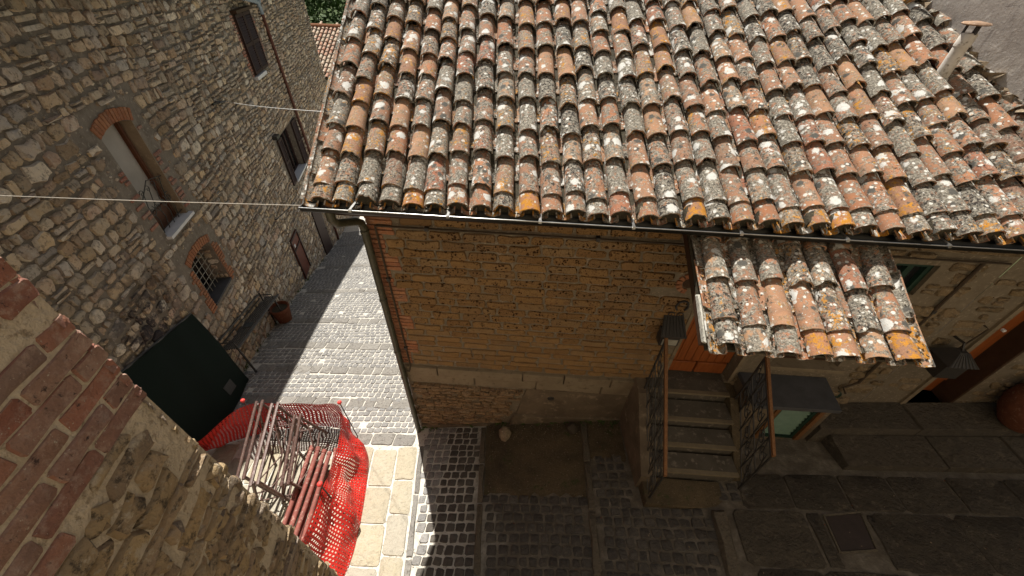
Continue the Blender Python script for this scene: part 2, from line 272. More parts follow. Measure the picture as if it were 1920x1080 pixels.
# ------------------------------------------------------------------ mesh helpers
WO = {}
def setp(o, label=None, cat=None, group=None, kind=None):
    for k, v in (('label', label), ('category', cat), ('group', group), ('kind', kind)):
        if v: o[k] = v
    return o
def empty(name, loc, label=None, cat=None, group=None):
    o = bpy.data.objects.new(name, None); COL.objects.link(o); o.location = loc; o.empty_display_size = .2
    WO[o] = np.array(loc, float); return setp(o, label, cat, group)
class M:
    def __init__(s): s.v = []; s.f = []
    def add(s, v, f):
        k = len(s.v); s.v.extend([tuple(map(float, p)) for p in v]); s.f.extend([tuple(i + k for i in q) for q in f]); return s
    def box(s, F, u0, u1, v0, v1, w0, w1):
        c = [F(u, v, w) for w in (w0, w1) for v in (v0, v1) for u in (u0, u1)]
        return s.add(c, [(0, 2, 3, 1), (4, 5, 7, 6), (0, 1, 5, 4), (2, 6, 7, 3), (0, 4, 6, 2), (1, 3, 7, 5)])
    def tube(s, pts, r, n=6, closed=False, caps=True):
        P = [np.array(p, float) for p in pts]; m = len(P); rr = r if hasattr(r, '__len__') else [r] * m
        vs = []; up = None
        for i in range(m):
            a = P[(i - 1) % m] if (closed or i > 0) else P[i]; b = P[(i + 1) % m] if (closed or i < m - 1) else P[i]
            t = nz(b - a)
            if up is None:
                up = np.array([0, 0, 1.]) if abs(t[2]) < .9 else np.array([1., 0, 0])
            x = nz(np.cross(t, up)); y = np.cross(x, t); up = y
            for k in range(n):
                a_ = 2 * math.pi * (k + .5) / n; vs.append(P[i] + rr[i] * (math.cos(a_) * x + math.sin(a_) * y))
        fs = []
        for i in range(m if closed else m - 1):
            j = (i + 1) % m
            for k in range(n):
                q = (k + 1) % n; fs.append((i * n + k, j * n + k, j * n + q, i * n + q))
        if caps and not closed:
            fs.append(tuple(range(n))); fs.append(tuple((m - 1) * n + k for k in reversed(range(n))))
        return s.add(vs, fs)
    def lathe(s, c, prof, n=16, axis=None):   # prof: (r, z)
        c = np.array(c, float); vs = []
        for (r, z) in prof:
            for k in range(n):
                a = 2 * math.pi * k / n; vs.append(c + np.array([r * math.cos(a), r * math.sin(a), z]))
        fs = []
        for i in range(len(prof) - 1):
            for k in range(n):
                q = (k + 1) % n; fs.append((i * n + k, i * n + q, (i + 1) * n + q, (i + 1) * n + k))
        fs.append(tuple(reversed(range(n)))); fs.append(tuple((len(prof) - 1) * n + k for k in range(n)))
        return s.add(vs, fs)
    def pad(s, F, poly, w0, w1, bev, rng=None, jit=0.0, dome=0.0):
        p = np.array(poly, float); n = len(p); c = p.mean(0)
        def inset(d):
            q = p - c; L = np.maximum(np.linalg.norm(q, axis=1, keepdims=True), 1e-4); return c + q * np.maximum(0.25, 1 - d / L)
        i1 = inset(bev); vs = [F(a, b, w0) for a, b in p]
        vs += [F(a, b, w1 - bev * .8 + (rng.uniform(-jit, jit) if jit else 0)) for a, b in inset(bev * .25)]
        i2 = [(a, b, w1 + (rng.uniform(-jit, jit) if jit else 0)) for a, b in i1]
        vs += [F(*q) for q in i2]; vs.append(F(c[0], c[1], w1 + dome + (rng.uniform(-jit, jit) if jit else 0)))
        fs = []
        for r in range(2):
            for k in range(n):
                q = (k + 1) % n; fs.append((r * n + k, r * n + q, (r + 1) * n + q, (r + 1) * n + k))
        for k in range(n): fs.append((2 * n + k, 2 * n + (k + 1) % n, 3 * n))
        return s.add(vs, fs)
    def mesh(s, name, mat, org, smooth=None):
        me = bpy.data.meshes.new(name); o = np.array(org)
        me.from_pydata([tuple(np.array(p) - o) for p in s.v], [], s.f)
        me.materials.append(MT[mat])
        if smooth:
            me.polygons.foreach_set('use_smooth', [True] * len(me.polygons)); me.set_sharp_from_angle(angle=R_(smooth))
        me.update(); return me
    def build(s, name, mat, parent=None, label=None, cat=None, group=None, kind=None, smooth=None, org=None):
        if org is None:
            a = np.array(s.v); org = np.array([(a[:, 0].min() + a[:, 0].max()) / 2, (a[:, 1].min() + a[:, 1].max()) / 2, a[:, 2].min()])
        o = bpy.data.objects.new(name, s.mesh(name, mat, org, smooth)); COL.objects.link(o)
        org = np.array(org, float); WO[o] = org
        if parent is not None: o.parent = parent; o.location = org - WO[parent]
        else: o.location = org
        return setp(o, label, cat, group, kind)
def cam_px(p):
    c = CAMR.T @ np.array(p, float)
    if c[2] <= .05: return None
    return CX + F_PX * c[0] / c[2], CY + F_PX * c[1] / c[2], c[2]
def score(m):
    P = [cam_px(p) for p in m.v]
    if any(q is None for q in P): return 0
    xs = [q[0] for q in P]; ys = [q[1] for q in P]
    mx, my = sum(xs) / len(xs), sum(ys) / len(ys)
    if mx < -20 or mx > 1940 or my < -20 or my > 1100: return 0
    return (max(xs) - min(xs)) * (max(ys) - min(ys))
def pieces(parent, name, stuff, mat, ms, limit=295, smooth=42):
    sc = sorted(ms, key=score, reverse=True); rest = M(); n = 0
    for m in sc:
        if n < limit and score(m) > 30: m.build(name, mat, parent, smooth=smooth); n += 1
        else: rest.add(m.v, m.f)
    if rest.v: rest.build(stuff, mat, parent, kind='stuff', smooth=smooth)
def Wd(x, y, z): return np.array([x, y, z], float)
def rpoly(rng, u0, u1, v0, v1, j=.12, rnd=.28):
    """an irregular squarish stone outline, counter-clockwise"""
    w, h = u1 - u0, v1 - v0; c = min(w, h) * rnd; jj = min(w, h) * j
    def q(a, b): return (a + rng.uniform(-jj, jj), b + rng.uniform(-jj, jj))
    return [q(u0 + c, v0), q((u0 + u1) / 2, v0), q(u1 - c, v0), q(u1, v0 + c), q(u1, v1 - c), q(u1 - c, v1), q((u0 + u1) / 2, v1), q(u0 + c, v1), q(u0, v1 - c), q(u0, v0 + c)]
def rubble(rng, F, u0, u1, v0, v1, hm, wm, gap, skip, w1=.03, j=.16, rnd=.3, wave=.04, slope=0.0, split=None, bv=.16):
    out = []; v = v0; row = 0
    while v < v1:
        h = hm * rng.uniform(.7, 1.35); u = u0 - rng.uniform(0, wm); ph = row * .22
        while u < u1:
            w = wm * rng.choice([.45, .6, .75, .9, 1.0, 1.15, 1.4]) * rng.uniform(.85, 1.15)
            um = u + w / 2
            dv = wave * math.sin(um * 1.1 + ph) + wave * .6 * math.sin(um * 2.7 + ph * 2) + slope * um
            parts = [(v + dv, v + dv + h)]
            if rng.random() < (split(um) if split else (.5 if h > hm * 1.1 and w < wm * .8 else 0)):
                k = rng.uniform(.4, .6); parts = [(v + dv, v + dv + h * k), (v + dv + h * k, v + dv + h)]
            for a, b in parts:
                g = gap * rng.uniform(.6, 1.5)
                A = (u + g / 2, u + w - g / 2, a + g / 2 + rng.uniform(-.02, .07) * h, b - g / 2 - rng.uniform(-.02, .07) * h)
                if A[1] - A[0] < .03 or A[3] - A[2] < .02: continue
                if skip(A): continue
                m = M(); m.pad(F, rpoly(rng, *A, j=j, rnd=rnd), -.03, w1 * rng.uniform(.45, 1.35), min(A[1] - A[0], A[3] - A[2]) * bv, rng, w1 * .3, w1 * .2)
                out.append(m)
            u += w
        v += h; row += 1
    return out
def overlaps(A, rects):
    return any(A[0] < r[1] and A[1] > r[0] and A[2] < r[3] and A[3] > r[2] for r in rects)
def wall_sheet(m, F, us, vs, holes, w=0.0, depth=.35):
    """wall face cut round rectangular openings, with the reveals of each opening; us / vs outer limits"""
    ub = sorted({us[0], us[1], *[h[k] for h in holes for k in (0, 1)]}); vb = sorted({vs[0], vs[1], *[h[k] for h in holes for k in (2, 3)]})
    for a, b in zip(ub, ub[1:]):
        for c, d in zip(vb, vb[1:]):
            if any(h[0] <= (a + b) / 2 <= h[1] and h[2] <= (c + d) / 2 <= h[3] for h in holes): continue
            m.add([F(a, c, w), F(b, c, w), F(b, d, w), F(a, d, w)], [(0, 1, 2, 3)])
    for (a, b, c, d) in holes:
        q = [(a, c), (b, c), (b, d), (a, d)]
        for k in range(4):
            p, r = q[k], q[(k + 1) % 4]
            m.add([F(*p, w), F(*r, w), F(*r, w - depth), F(*p, w - depth)], [(0, 3, 2, 1)])
def spiral(F2, c, r0, turns, sgn, n=14, start=0.0):
    return [F2(c[0] + r0 * (1 - .8 * k / n) * math.cos(start + sgn * turns * 2 * math.pi * k / n), c[1] + r0 * (1 - .8 * k / n) * math.sin(start + sgn * turns * 2 * math.pi * k / n)) for k in range(n + 1)]
# ------------------------------------------------------------------ the ground
CTRL = np.array([[-6.74, 6.21, -7.72], [-7.36, 8.52, -8.39], [-8.57, 13.05, -9.86], [-1.75, 3.5, -6.56], [.29, 3.5, -6.12], [2.0, 3.5, -5.76], [5.6, 3.5, -5.30], [8, 3.5, -5.0],
                 [2.0, 1.2, -5.25], [-1.0, 1.2, -5.72], [5, 1, -4.80], [-5, 1.2, -6.32], [-2.6, 9, -7.95], [-9.5, 18, -11.2], [-4, 18, -10.3]])
def _tps():
    P = CTRL[:, :2]; n = len(P); d = np.linalg.norm(P[:, None] - P[None], axis=2); K = np.where(d > 0, d * d * np.log(np.maximum(d, 1e-9)), 0) + np.eye(n) * 1.5
    A = np.zeros((n + 3, n + 3)); A[:n, :n] = K; A[:n, n] = 1; A[:n, n + 1:] = P; A[n, :n] = 1; A[n + 1:, :n] = P.T
    return np.linalg.solve(A, np.concatenate([CTRL[:, 2], np.zeros(3)])), P
TPW, TPP = _tps()
def gz(x, y):
    d = np.hypot(TPP[:, 0] - x, TPP[:, 1] - y); k = np.where(d > 0, d * d * np.log(np.maximum(d, 1e-9)), 0)
    return float(TPW[:-3] @ k + TPW[-3] + TPW[-2] * x + TPW[-1] * y)
def GF(u, v, w): return np.array([u, v, gz(u, v) + w])
rng = random.Random(7)
# street base: the mortar bed between the stones
def street():
    m = M(); xs = np.arange(-12, 10.01, .2); ys = np.arange(-2.4, 26.01, .2)
    vs = [(x, y, gz(x, y)) for y in ys for x in xs]; w = len(xs)
    m.add(vs, [(j * w + i, j * w + i + 1, (j + 1) * w + i + 1, (j + 1) * w + i) for j in range(len(ys) - 1) for i in range(w - 1)])
    return m.build('street', 'street_mortar', kind='structure', smooth=60)
st = street()
A_L = 4.9; tl = R_(-15.0); DL = np.array([math.sin(tl), math.cos(tl), 0]); NL = np.array([DL[1], -DL[0], 0])
def perpL(x, y): return x * NL[0] + y * NL[1] + A_L
def gableX(y): return -1.76 - .077 * (y - 3.5)
def sideL(x, y, p, q): return (q[0] - p[0]) * (y - p[1]) - (q[1] - p[1]) * (x - p[0])   # > 0: left of p->q
def XL(y, p, q): return p[0] + (q[0] - p[0]) * (y - p[1]) / (q[1] - p[1])
stripA = ((-.58, 3.44), (-.37, 1.15)); stripB = ((1.13, 3.55), (1.04, 1.21)); stripC = ((2.65, 2.09), (2.52, 1.2))
slabM = ((-2.04, 3.14), (-1.62, 1.22)); slabR = ((-1.68, 3.14), (-1.29, 1.11))
BANDS = [3.22, 4.06, 5.02, 5.9, 7.02, 8.78, 10.9, 13.4]
def band_off(x): return -.03 * (x + 3)
cob = []; dcob = []; slabs = []; dslabs = []; kerbs = []; dkerbs = []
def quadpad(lst, c, w1=.012, bev=.012, jit=.003, r=None):
    """pad over a ground quad given by its 4 corners, edges subdivided"""
    poly = []
    for k in range(4):
        a, b = np.array(c[k]), np.array(c[(k + 1) % 4])
        for s_ in (.07, .5, .93): poly.append(a + (b - a) * s_ + np.array([rng.uniform(-1, 1), rng.uniform(-1, 1)]) * .008)
    m = M(); m.pad(GF, poly, -.03, w1, bev, rng, jit); lst.append(m)
# cobbles: rows along x; the alley and the front court
y = 1.0; row = 0
while y < 15.5:
    py = .128 * rng.uniform(.94, 1.08); x = -10 + rng.uniform(0, .1)
    while x < 2.75:
        px = .132 * rng.uniform(.85, 1.15); xm, ym = x + px / 2 + .012 * math.sin(y * 5), y + py / 2 + .02 * math.sin(x * 1.7 + row * .3)
        x += px
        b = ym - band_off(xm)
        pl = perpL(xm, ym)
        ok = False; dark = False
        if ym > 3.35 and pl > .07 and xm < gableX(ym) - .02:
            ok = not any(abs(b - k) < .105 for k in BANDS)
        elif ym < 3.42:
            xa, xb, xc = XL(ym, *stripA), XL(ym, *stripB), XL(ym, *stripC)
            xr = XL(ym, *slabR) + .13
            if xr < xm < xa - .06: ok = True
            elif xa + .06 < xm < xb - .07: ok = ym < 2.16
            elif xb + .07 < xm < min(xc, 2.62) - .1: ok = ym < 2.75 and not (xm > 1.66 and ym > 1.98)
            if not ok and 2.7 < xm: ok = False
        if not ok: continue
        if rng.random() < .006: continue
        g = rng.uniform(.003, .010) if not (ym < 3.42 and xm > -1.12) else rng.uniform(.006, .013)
        c = [(xm - px / 2 + g, ym - py / 2 + g), (xm + px / 2 - g, ym - py / 2 + g), (xm + px / 2 - g, ym + py / 2 - g), (xm - px / 2 + g, ym + py / 2 - g)]
        poly = []
        for k in range(4):
            a, b_ = np.array(c[k]), np.array(c[(k + 1) % 4])
            for s_ in ((.13, .87)): poly.append(a + (b_ - a) * s_ + np.array([rng.uniform(-1, 1), rng.uniform(-1, 1)]) * .008)
        m = M(); m.pad(GF, poly, -.02, .012 + rng.uniform(-.004, .005), .011, rng, .003, .003)
        (dcob if (ym < 3.42 and xm > -1.12) else cob).append(m)  # court cobbles get the darkened copy, split near the house's shadow edge
    y += py; row += 1
# bands of long stones across the alley
for k in BANDS:
    x = -9.6
    while x < gableX(k):
        L = rng.uniform(.16, .5)
        if perpL(x + .1, k) > .05 and x + .2 < gableX(k) and not (k < 3.3 and x < -5.4):
            x1 = min(x + L, gableX(k) - .02)
            quadpad(kerbs, [(x + .008, k - .124 + band_off(x) + rng.uniform(-.02, .02)), (x1 - .008, k - .124 + band_off(x1)), (x1 - .008, k + .124 + band_off(x1) + rng.uniform(-.02, .02)), (x + .008, k + .124 + band_off(x))], .016 + rng.uniform(-.006, .006), .012, .006)
        x += L
# pale slabs in the sunny passage
for ci in range(9):
    yy = 3.04 - rng.uniform(0, .3) * (ci % 2)
    first = True
    while yy > .2:
        L = rng.uniform(.5, .78); y1 = yy; y0 = yy - L
        def lim(i, y_):
            a, b_ = XL(y_, *slabM), XL(y_, *slabR); return b_ - i * (b_ - a) if i < 2 else a - (i - 1) * .42
        quadpad(slabs, [(lim(ci + 1, y0) + .010, y0 + .008), (lim(ci, y0) - .010, y0 + .008), (lim(ci, y1) - .010, y1 - .008), (lim(ci + 1, y1) + .010, y1 - .008)], .014, .010, .005)
        yy = y0
# thin kerb beside the slabs, and the raised strips of the court
def strip(lst, p, q, w, y_hi, y_lo, h, bev=.02, seg=(.5, .9)):
    yy = y_hi
    while yy > y_lo:
        y0 = max(yy - rng.uniform(*seg), y_lo)
        quadpad(lst, [(XL(y0, p, q) - w / 2, y0 + .006), (XL(y0, p, q) + w / 2, y0 + .006), (XL(yy, p, q) + w / 2, yy - .006), (XL(yy, p, q) - w / 2, yy - .006)], h, bev, .003)
        yy = y0
strip(kerbs, (slabR[0][0] + .065, slabR[0][1]), (slabR[1][0] + .065, slabR[1][1]), .09, 3.06, .2, .02)
strip(dkerbs, *stripA, .085, 3.42, .6, .03); strip(dkerbs, *stripB, .09, 3.46, .6, .04); strip(dkerbs, *stripC, .16, 2.0, .5, .07, .04)
# dark slabs of the right part of the court
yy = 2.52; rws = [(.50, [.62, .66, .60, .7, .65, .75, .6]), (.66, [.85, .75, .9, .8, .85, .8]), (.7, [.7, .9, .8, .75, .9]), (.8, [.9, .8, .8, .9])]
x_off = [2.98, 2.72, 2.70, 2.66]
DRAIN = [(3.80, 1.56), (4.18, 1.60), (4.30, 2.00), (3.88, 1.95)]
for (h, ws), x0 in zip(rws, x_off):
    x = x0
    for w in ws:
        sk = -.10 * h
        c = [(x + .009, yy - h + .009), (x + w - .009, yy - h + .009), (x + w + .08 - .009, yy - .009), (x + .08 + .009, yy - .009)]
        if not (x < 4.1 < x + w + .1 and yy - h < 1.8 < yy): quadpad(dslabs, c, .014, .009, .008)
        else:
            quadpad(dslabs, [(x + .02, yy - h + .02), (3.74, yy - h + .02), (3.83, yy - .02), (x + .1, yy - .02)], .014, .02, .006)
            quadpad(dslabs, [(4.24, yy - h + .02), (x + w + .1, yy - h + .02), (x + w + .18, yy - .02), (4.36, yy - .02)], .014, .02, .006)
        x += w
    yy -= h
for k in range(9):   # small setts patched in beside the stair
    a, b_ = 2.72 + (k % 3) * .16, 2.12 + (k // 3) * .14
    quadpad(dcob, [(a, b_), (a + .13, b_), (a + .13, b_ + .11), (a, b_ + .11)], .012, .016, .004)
pieces(st, 'cobblestone', 'far_cobblestones', 'cobble', cob, 170)
pieces(st, 'cobblestone', 'small_setts', 'shaded_cobble', dcob, 125)
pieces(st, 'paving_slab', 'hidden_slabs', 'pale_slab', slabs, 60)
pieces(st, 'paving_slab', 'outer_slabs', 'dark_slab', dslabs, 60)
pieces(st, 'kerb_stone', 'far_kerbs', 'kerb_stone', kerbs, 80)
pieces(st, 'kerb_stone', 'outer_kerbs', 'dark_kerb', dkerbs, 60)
# rough concrete apron between the strips at the foot of the facade
for (p, q, ya, yb) in ((stripA, stripB, 2.17, 3.49), (stripB, ((1.74, 3.5), (1.70, 2.0)), 2.77, 3.49)):
    m = M(); N = 16
    vs = [];
    for j in range(N + 1):
        y_ = ya + (yb - ya) * j / N; a, b_ = XL(y_, p[0], p[1]) + .05, XL(y_, q[0], q[1]) - .05; yk = y_
        for i in range(N + 1):
            x_ = a + (b_ - a) * i / N; y_ = yk + (rng.uniform(-.09, .05) if j == 0 else 0); vs.append((x_, y_, gz(x_, y_) + (.004 if j == 0 else .016) + rng.uniform(-.004, .004)))
    m.add(vs, [(j * (N + 1) + i, j * (N + 1) + i + 1, (j + 1) * (N + 1) + i + 1, (j + 1) * (N + 1) + i) for j in range(N) for i in range(N)])
    m.build('concrete_apron', 'concrete', st, smooth=60)
# terrain below and beyond, and the wooded slope across the valley
def tz(x, y):
    r = math.hypot(x, y)
    if r < 60: return gz(max(-14, min(9, x)), max(-3, min(26, y))) - .35 - .22 * max(0, r - 22)
    a = -6.5 - 17 - .22 * 0
    h = -24 - .30 * (r - 60) if r < 110 else -39 + .21 * (r - 110) + 5 * math.sin(x * .021) + 4 * math.sin(y * .017 + 1)
    return h
def terrain():
    m = M(); rs = [.5, 4, 8, 13, 18, 24, 32, 45, 59, 62, 80, 95, 110, 130, 155, 185, 220, 260, 310, 370, 450, 560, 700]; n = 72
    vs = [(r * math.cos(2 * math.pi * k / n), r * math.sin(2 * math.pi * k / n)) for r in rs for k in range(n)]
    m.add([(x, y, tz(x, y)) for x, y in vs], [(i * n + k, i * n + (k + 1) % n, (i + 1) * n + (k + 1) % n, (i + 1) * n + k)[::-1] for i in range(len(rs) - 1) for k in range(n)])
    m.build('hillside', 'soil_green', kind='structure', smooth=80, org=(0, 0, 0))
terrain()
def forest():
    g = np.random.default_rng(5); V = []; n_tree = 2300
    az = np.radians(g.uniform(-48, -6, n_tree)); r = np.sqrt(g.uniform(115 ** 2, 330 ** 2, n_tree)); X, Y = r * np.sin(az), r * np.cos(az)
    quads = []
    for x, y in zip(X, Y):
        R = g.uniform(1.8, 4.2); H = R * g.uniform(1.0, 1.6); z = tz(x, y) + H * .7; k = 46
        d = g.normal(size=(k, 3)); d /= np.linalg.norm(d, axis=1, keepdims=True); d[:, 2] = np.abs(d[:, 2]) * 1.1 - .25
        lump = 1 + .25 * np.sin(d[:, 0] * 5 + x) + .2 * np.cos(d[:, 1] * 6 + y)
        c = np.array([x, y, z]) + d * np.array([R, R, H]) * (lump * g.uniform(.75, 1.05, k))[:, None]
        t = np.cross(d + g.normal(size=(k, 3)) * .45, g.normal(size=(k, 3))); t /= np.linalg.norm(t, axis=1, keepdims=True)
        b = np.cross(d, t); b /= np.maximum(np.linalg.norm(b, axis=1, keepdims=True), 1e-3)
        s = g.uniform(.35, .8, k)[:, None]
        quads.append(np.stack([c - t * s - b * s * .6, c + t * s - b * s * .4, c + t * s * .8 + b * s, c - t * s * .7 + b * s * .8], 1).reshape(-1, 3))
    V = np.concatenate(quads); n = len(V) // 4
    me = bpy.data.meshes.new('forest'); me.from_pydata(V.tolist(), [], np.arange(n * 4).reshape(-1, 4).tolist()); me.materials.append(MT['forest_leaf'])
    o = bpy.data.objects.new('forest', me); COL.objects.link(o); setp(o, 'dense green wood covering the slope across the valley', None, None, 'stuff')
forest()
# ------------------------------------------------------------------ the tiled house: facade in the plane y = 3.5
YF = 3.5
hs = empty('tiled_house', (1.6, 5.0, -6.0), 'low house with lichen covered clay tile roof and tufa block facade', 'house')
def FF(u, v, w): return np.array([u, YF - w, v])     # w is outward (towards the court)
def frm(z): return z
HOLES = [(2.12, 3.02, -4.62, -2.62), (3.42, 4.32, -4.13, -2.98), (3.95, 4.40, -2.80, -2.38)]
ROOF_A = R_(28.0); YE, ZE = 3.05, -1.765; SKEW = math.tan(R_(4.3))
def wallX(y): return 4.795 - .30 * (y - 4.282)
m = M(); wall_sheet(m, FF, (-1.76, 5.08), (-6.9, -1.62), HOLES, 0, .22)
for (ya, yb) in ((3.5, 9.6),):     # gable towards the alley and the back
    xa, xb = gableX(ya), gableX(yb)
    m.add([(xa, ya, -6.9), (xa, ya, -1.62), ((xa + gableX(6.4)) / 2 * 0 + gableX(6.4), 6.4, -.1), (xb, yb, -1.62), (xb, yb, -9.3)], [(0, 1, 2, 3, 4)])
    m.add([(xb, yb, -9.3), (xb, yb, -1.62), (3.0, yb, -1.62), (3.0, yb, -9.3)], [(0, 1, 2, 3)])
hw = m.build('wall', 'facade_mortar', hs)
# tufa blocks
bl = []; rg = random.Random(3); z = -2.30; row = 0
skipF = [(h[0] - .12, h[1] + .12, h[2] - .1, h[3] + .12) for h in HOLES]
while z > -4.6:
    h = .127 * rg.uniform(.93, 1.06) * (1 if z > -3.75 else .88); lng = (int((-2.12 - z + h / 2) / .0635) // 4) % 2 == 0; x = -1.465 if lng else -1.595
    xend = 3.3
    while x < xend:
        w = .385 * rg.uniform(.9, 1.08) if rg.random() > .10 and not (x < -1.4 and row % 2) else rg.uniform(.15, .27)
        A = (x, x + w - .018, z - h + .014, z)
        if A[1] > 1.98: A = (A[0], min(A[1], 2.0), A[2], A[3])
        if A[1] - A[0] > .06 and not overlaps(A, skipF) and A[0] < 1.98 and not (A[0] < 1.98 and A[1] > 1.80 and A[3] > -2.95 and A[2] < -2.68):
            mm = M(); mm.pad(FF, rpoly(rg, *A, j=.10, rnd=.2), -.02, .016 + rg.uniform(-.007, .008), .014, rg, .004); bl.append(mm)
        x += w
    z -= h; row += 1
x = -1.40                      # course just under the eave, above the conduit
while x < 1.95:
    w = .385 * rg.uniform(.9, 1.08); mm = M(); mm.pad(FF, rpoly(rg, x, x + w - .026, -2.235, -2.12, j=.05, rnd=.16), -.02, .013, .013, rg, .003); bl.append(mm); x += w
pieces(hw, 'tufa_block', 'hidden_blocks', 'tufa', bl, 290)
# brick quoin at the corner, toothed into the blocks
qb = []; z = -2.12; k = 0
while z > -4.66:
    long_ = (k // 4) % 2 == 0; x1 = -1.76 + (.275 if long_ else .145) + rg.uniform(-.01, .01)
    mm = M(); mm.pad(FF, rpoly(rg, -1.775, x1, z - .054, z, j=.06, rnd=.14), -.02, .018 + rg.uniform(-.004, .004), .008, rg, .002); qb.append(mm)
    z -= .0635; k += 1
pieces(hw, 'quoin_brick', 'quoin_rest', 'terracotta_brick', qb, 100)
# stone band (two steps), plaster patch, rough stones under it
x = -1.80
for L in (.55, 1.3, .62, .70, .68):
    m = M(); m.pad(FF, rpoly(rg, x + .004, x + L - .004, -4.90, -4.705, j=.02, rnd=.06), -.02, .05, .012, rg, .002); m.build('band_stone', 'moulding_stone', hw, smooth=40); x += L
x = -1.74
for L in (1.05, .95, 1.0, .5):
    m = M(); m.pad(FF, rpoly(rg, x + .003, x + L - .003, -5.10, -4.905, j=.02, rnd=.06), -.02, .028, .012, rg, .002); m.build('band_stone', 'moulding_stone', hw, smooth=40); x += L
bs = rubble(rg, FF, -1.78, .02, -6.7, -5.16, .055, .20, .012, lambda A: A[3] > -5.1 or A[1] > .02 + .25 * (A[3] + 5.1) + .1 or A[0] < -1.80 or A[3] < gz(A[0], 3.5) + .16, .045, .2, .2, .012)
pieces(hw, 'base_stone', 'base_rubble', 'base_stone', bs, 200)
m = M(); m.pad(FF, [(-.02, -5.85), (.6, -5.85), (1.73, -5.75), (1.73, -5.105), (.8, -5.105), (.12, -5.105), (.06, -5.4)], -.01, .022, .01, rg, .002); m.build('plaster_patch', 'plaster_patch', hw, smooth=40)
m = M(); m.pad(FF, [(-1.74, -6.75), (-.9, -6.6), (-.02, -6.45), (1.73, -6.0), (1.73, -5.76), (.6, -5.86), (-.05, -5.86), (-.06, -6.2), (-1.0, -6.33), (-1.72, -6.42)], -.01, .05, .02, rg, .004); m.build('plaster_plinth', 'plaster_patch', hw, smooth=40)
def disc(F, c, r, w0, w1, n=16):
    m = M(); m.pad(F, [(c[0] + r * math.cos(2 * math.pi * k / n), c[1] + r * math.sin(2 * math.pi * k / n)) for k in range(n)], w0, w1, r * .12); return m
disc(FF, (.523, -5.33), .055, 0, .03).build('vent_cap', 'dark_iron', hs)
disc(FF, (4.637, -4.74), .075, 0, .03).build('vent_cap', 'green_paint', hs)
# squared stones right of the door
def skip_r(A): return overlaps(A, [(h[0] - .04, h[1] + .04, h[2] - .06, h[3] + .1) for h in HOLES] + [(3.3, 4.5, -4.5, -4.13)]) or A[1] > 5.09 or A[0] < 3.06
fs_ = rubble(rg, FF, 3.06, 5.12, -5.6, -2.02, .135, .36, .024, skip_r, .032, .12, .2, .015)
pieces(hw, 'wall_stone', 'wall_stone_rest', 'facade_stone', fs_, 160)
fs_ = rubble(rg, FF, 1.98, 2.1, -4.6, -2.7, .127, .14, .02, lambda A: A[0] < 1.96 or A[1] > 2.115, .014, .08, .2, .004)
pieces(hw, 'jamb_stone', 'jamb_rest', 'tufa', fs_, 40)
# arched air hole with its brick rim near the porch
disc(FF, (1.90, -2.82), .075, .002, .006, 14).build('air_hole', 'dark_wood', hs)
for k in range(7):
    a = math.pi * (.5 + k / 6.5 * 1.0); u, v = 1.90 + .115 * math.cos(a), -2.82 + .115 * math.sin(a)
    m = M(); c, s_ = math.cos(a), math.sin(a)
    m.pad(FF, [(u + .035 * c + .026 * s_, v + .035 * s_ - .026 * c), (u + .035 * c - .026 * s_, v + .035 * s_ + .026 * c), (u - .035 * c - .022 * s_, v - .035 * s_ + .022 * c), (u - .035 * c + .022 * s_, v - .035 * s_ - .022 * c)], 0, .02, .006)
    m.build('rim_brick', 'terracotta_brick', hw)
# conduits
m = M()
def conduit(pts, r=.013): m.tube([FF(*p) for p in pts], r, 6)
conduit([(5.0, -2.285, .035), (4.74, -2.285, .035)]); conduit([(4.74, -2.285, .035), (4.74, -4.40, .035)], .018); conduit([(4.74, -4.40, .035), (4.58, -4.50, .06), (4.58, -4.53, .14)], .014)
conduit([(4.74, -2.285, .035), (3.3, -2.275, .035), (-1.64, -2.245, .035), (-1.665, -2.255, .035), (-1.665, -2.3, .035), (-1.65, -4.70, .035), (-1.66, -4.76, .09), (-1.76, -4.77, .09)], .013)
hc = m.build('conduit', 'conduit', hs, smooth=50)
for (u, v) in ((-1.10, -2.25), (.75, -2.26), (-1.66, -3.0), (-1.655, -4.28), (4.74, -3.0), (4.74, -3.7)):
    m = M(); m.box(FF, u - .02, u + .02, v - .022, v + .022, .0, .055); m.build('conduit_clip', 'dark_iron', hc)
# door in its recess: planks, rails, frame
d0 = M(); d0.box(FF, 2.10, 3.04, -4.62, -2.62, -.21, -.17); door = d0.build('door', 'dark_wood', hs)
for k in range(8):
    a = 2.14 + k * .108; m = M(); m.pad(FF, rpoly(rg, a, a + .100, -4.36, -2.66, j=.01, rnd=.05), -.17, -.135, .008); m.build('plank', 'door_wood', door)
for k in range(2):
    m = M(); m.pad(FF, rpoly(rg, 2.13 + k * .44, 2.55 + k * .44, -4.60, -4.38, j=.01, rnd=.04), -.17, -.125, .01); m.build('bottom_rail', 'door_wood', door)
m = M(); m.tube([FF(2.92, -3.6, -.13), FF(2.92, -3.6, -.07), FF(2.82, -3.6, -.07)], .012, 6); m.build('handle', 'dark_iron', door)
m = M(); m.box(FF, 2.075, 2.12, -4.62, -2.57, -.05, .012); m.box(FF, 3.02, 3.065, -4.62, -2.57, -.05, .012); m.box(FF, 2.12, 3.02, -2.62, -2.57, -.05, .012); m.build('door_surround', 'moulding_stone', hs)
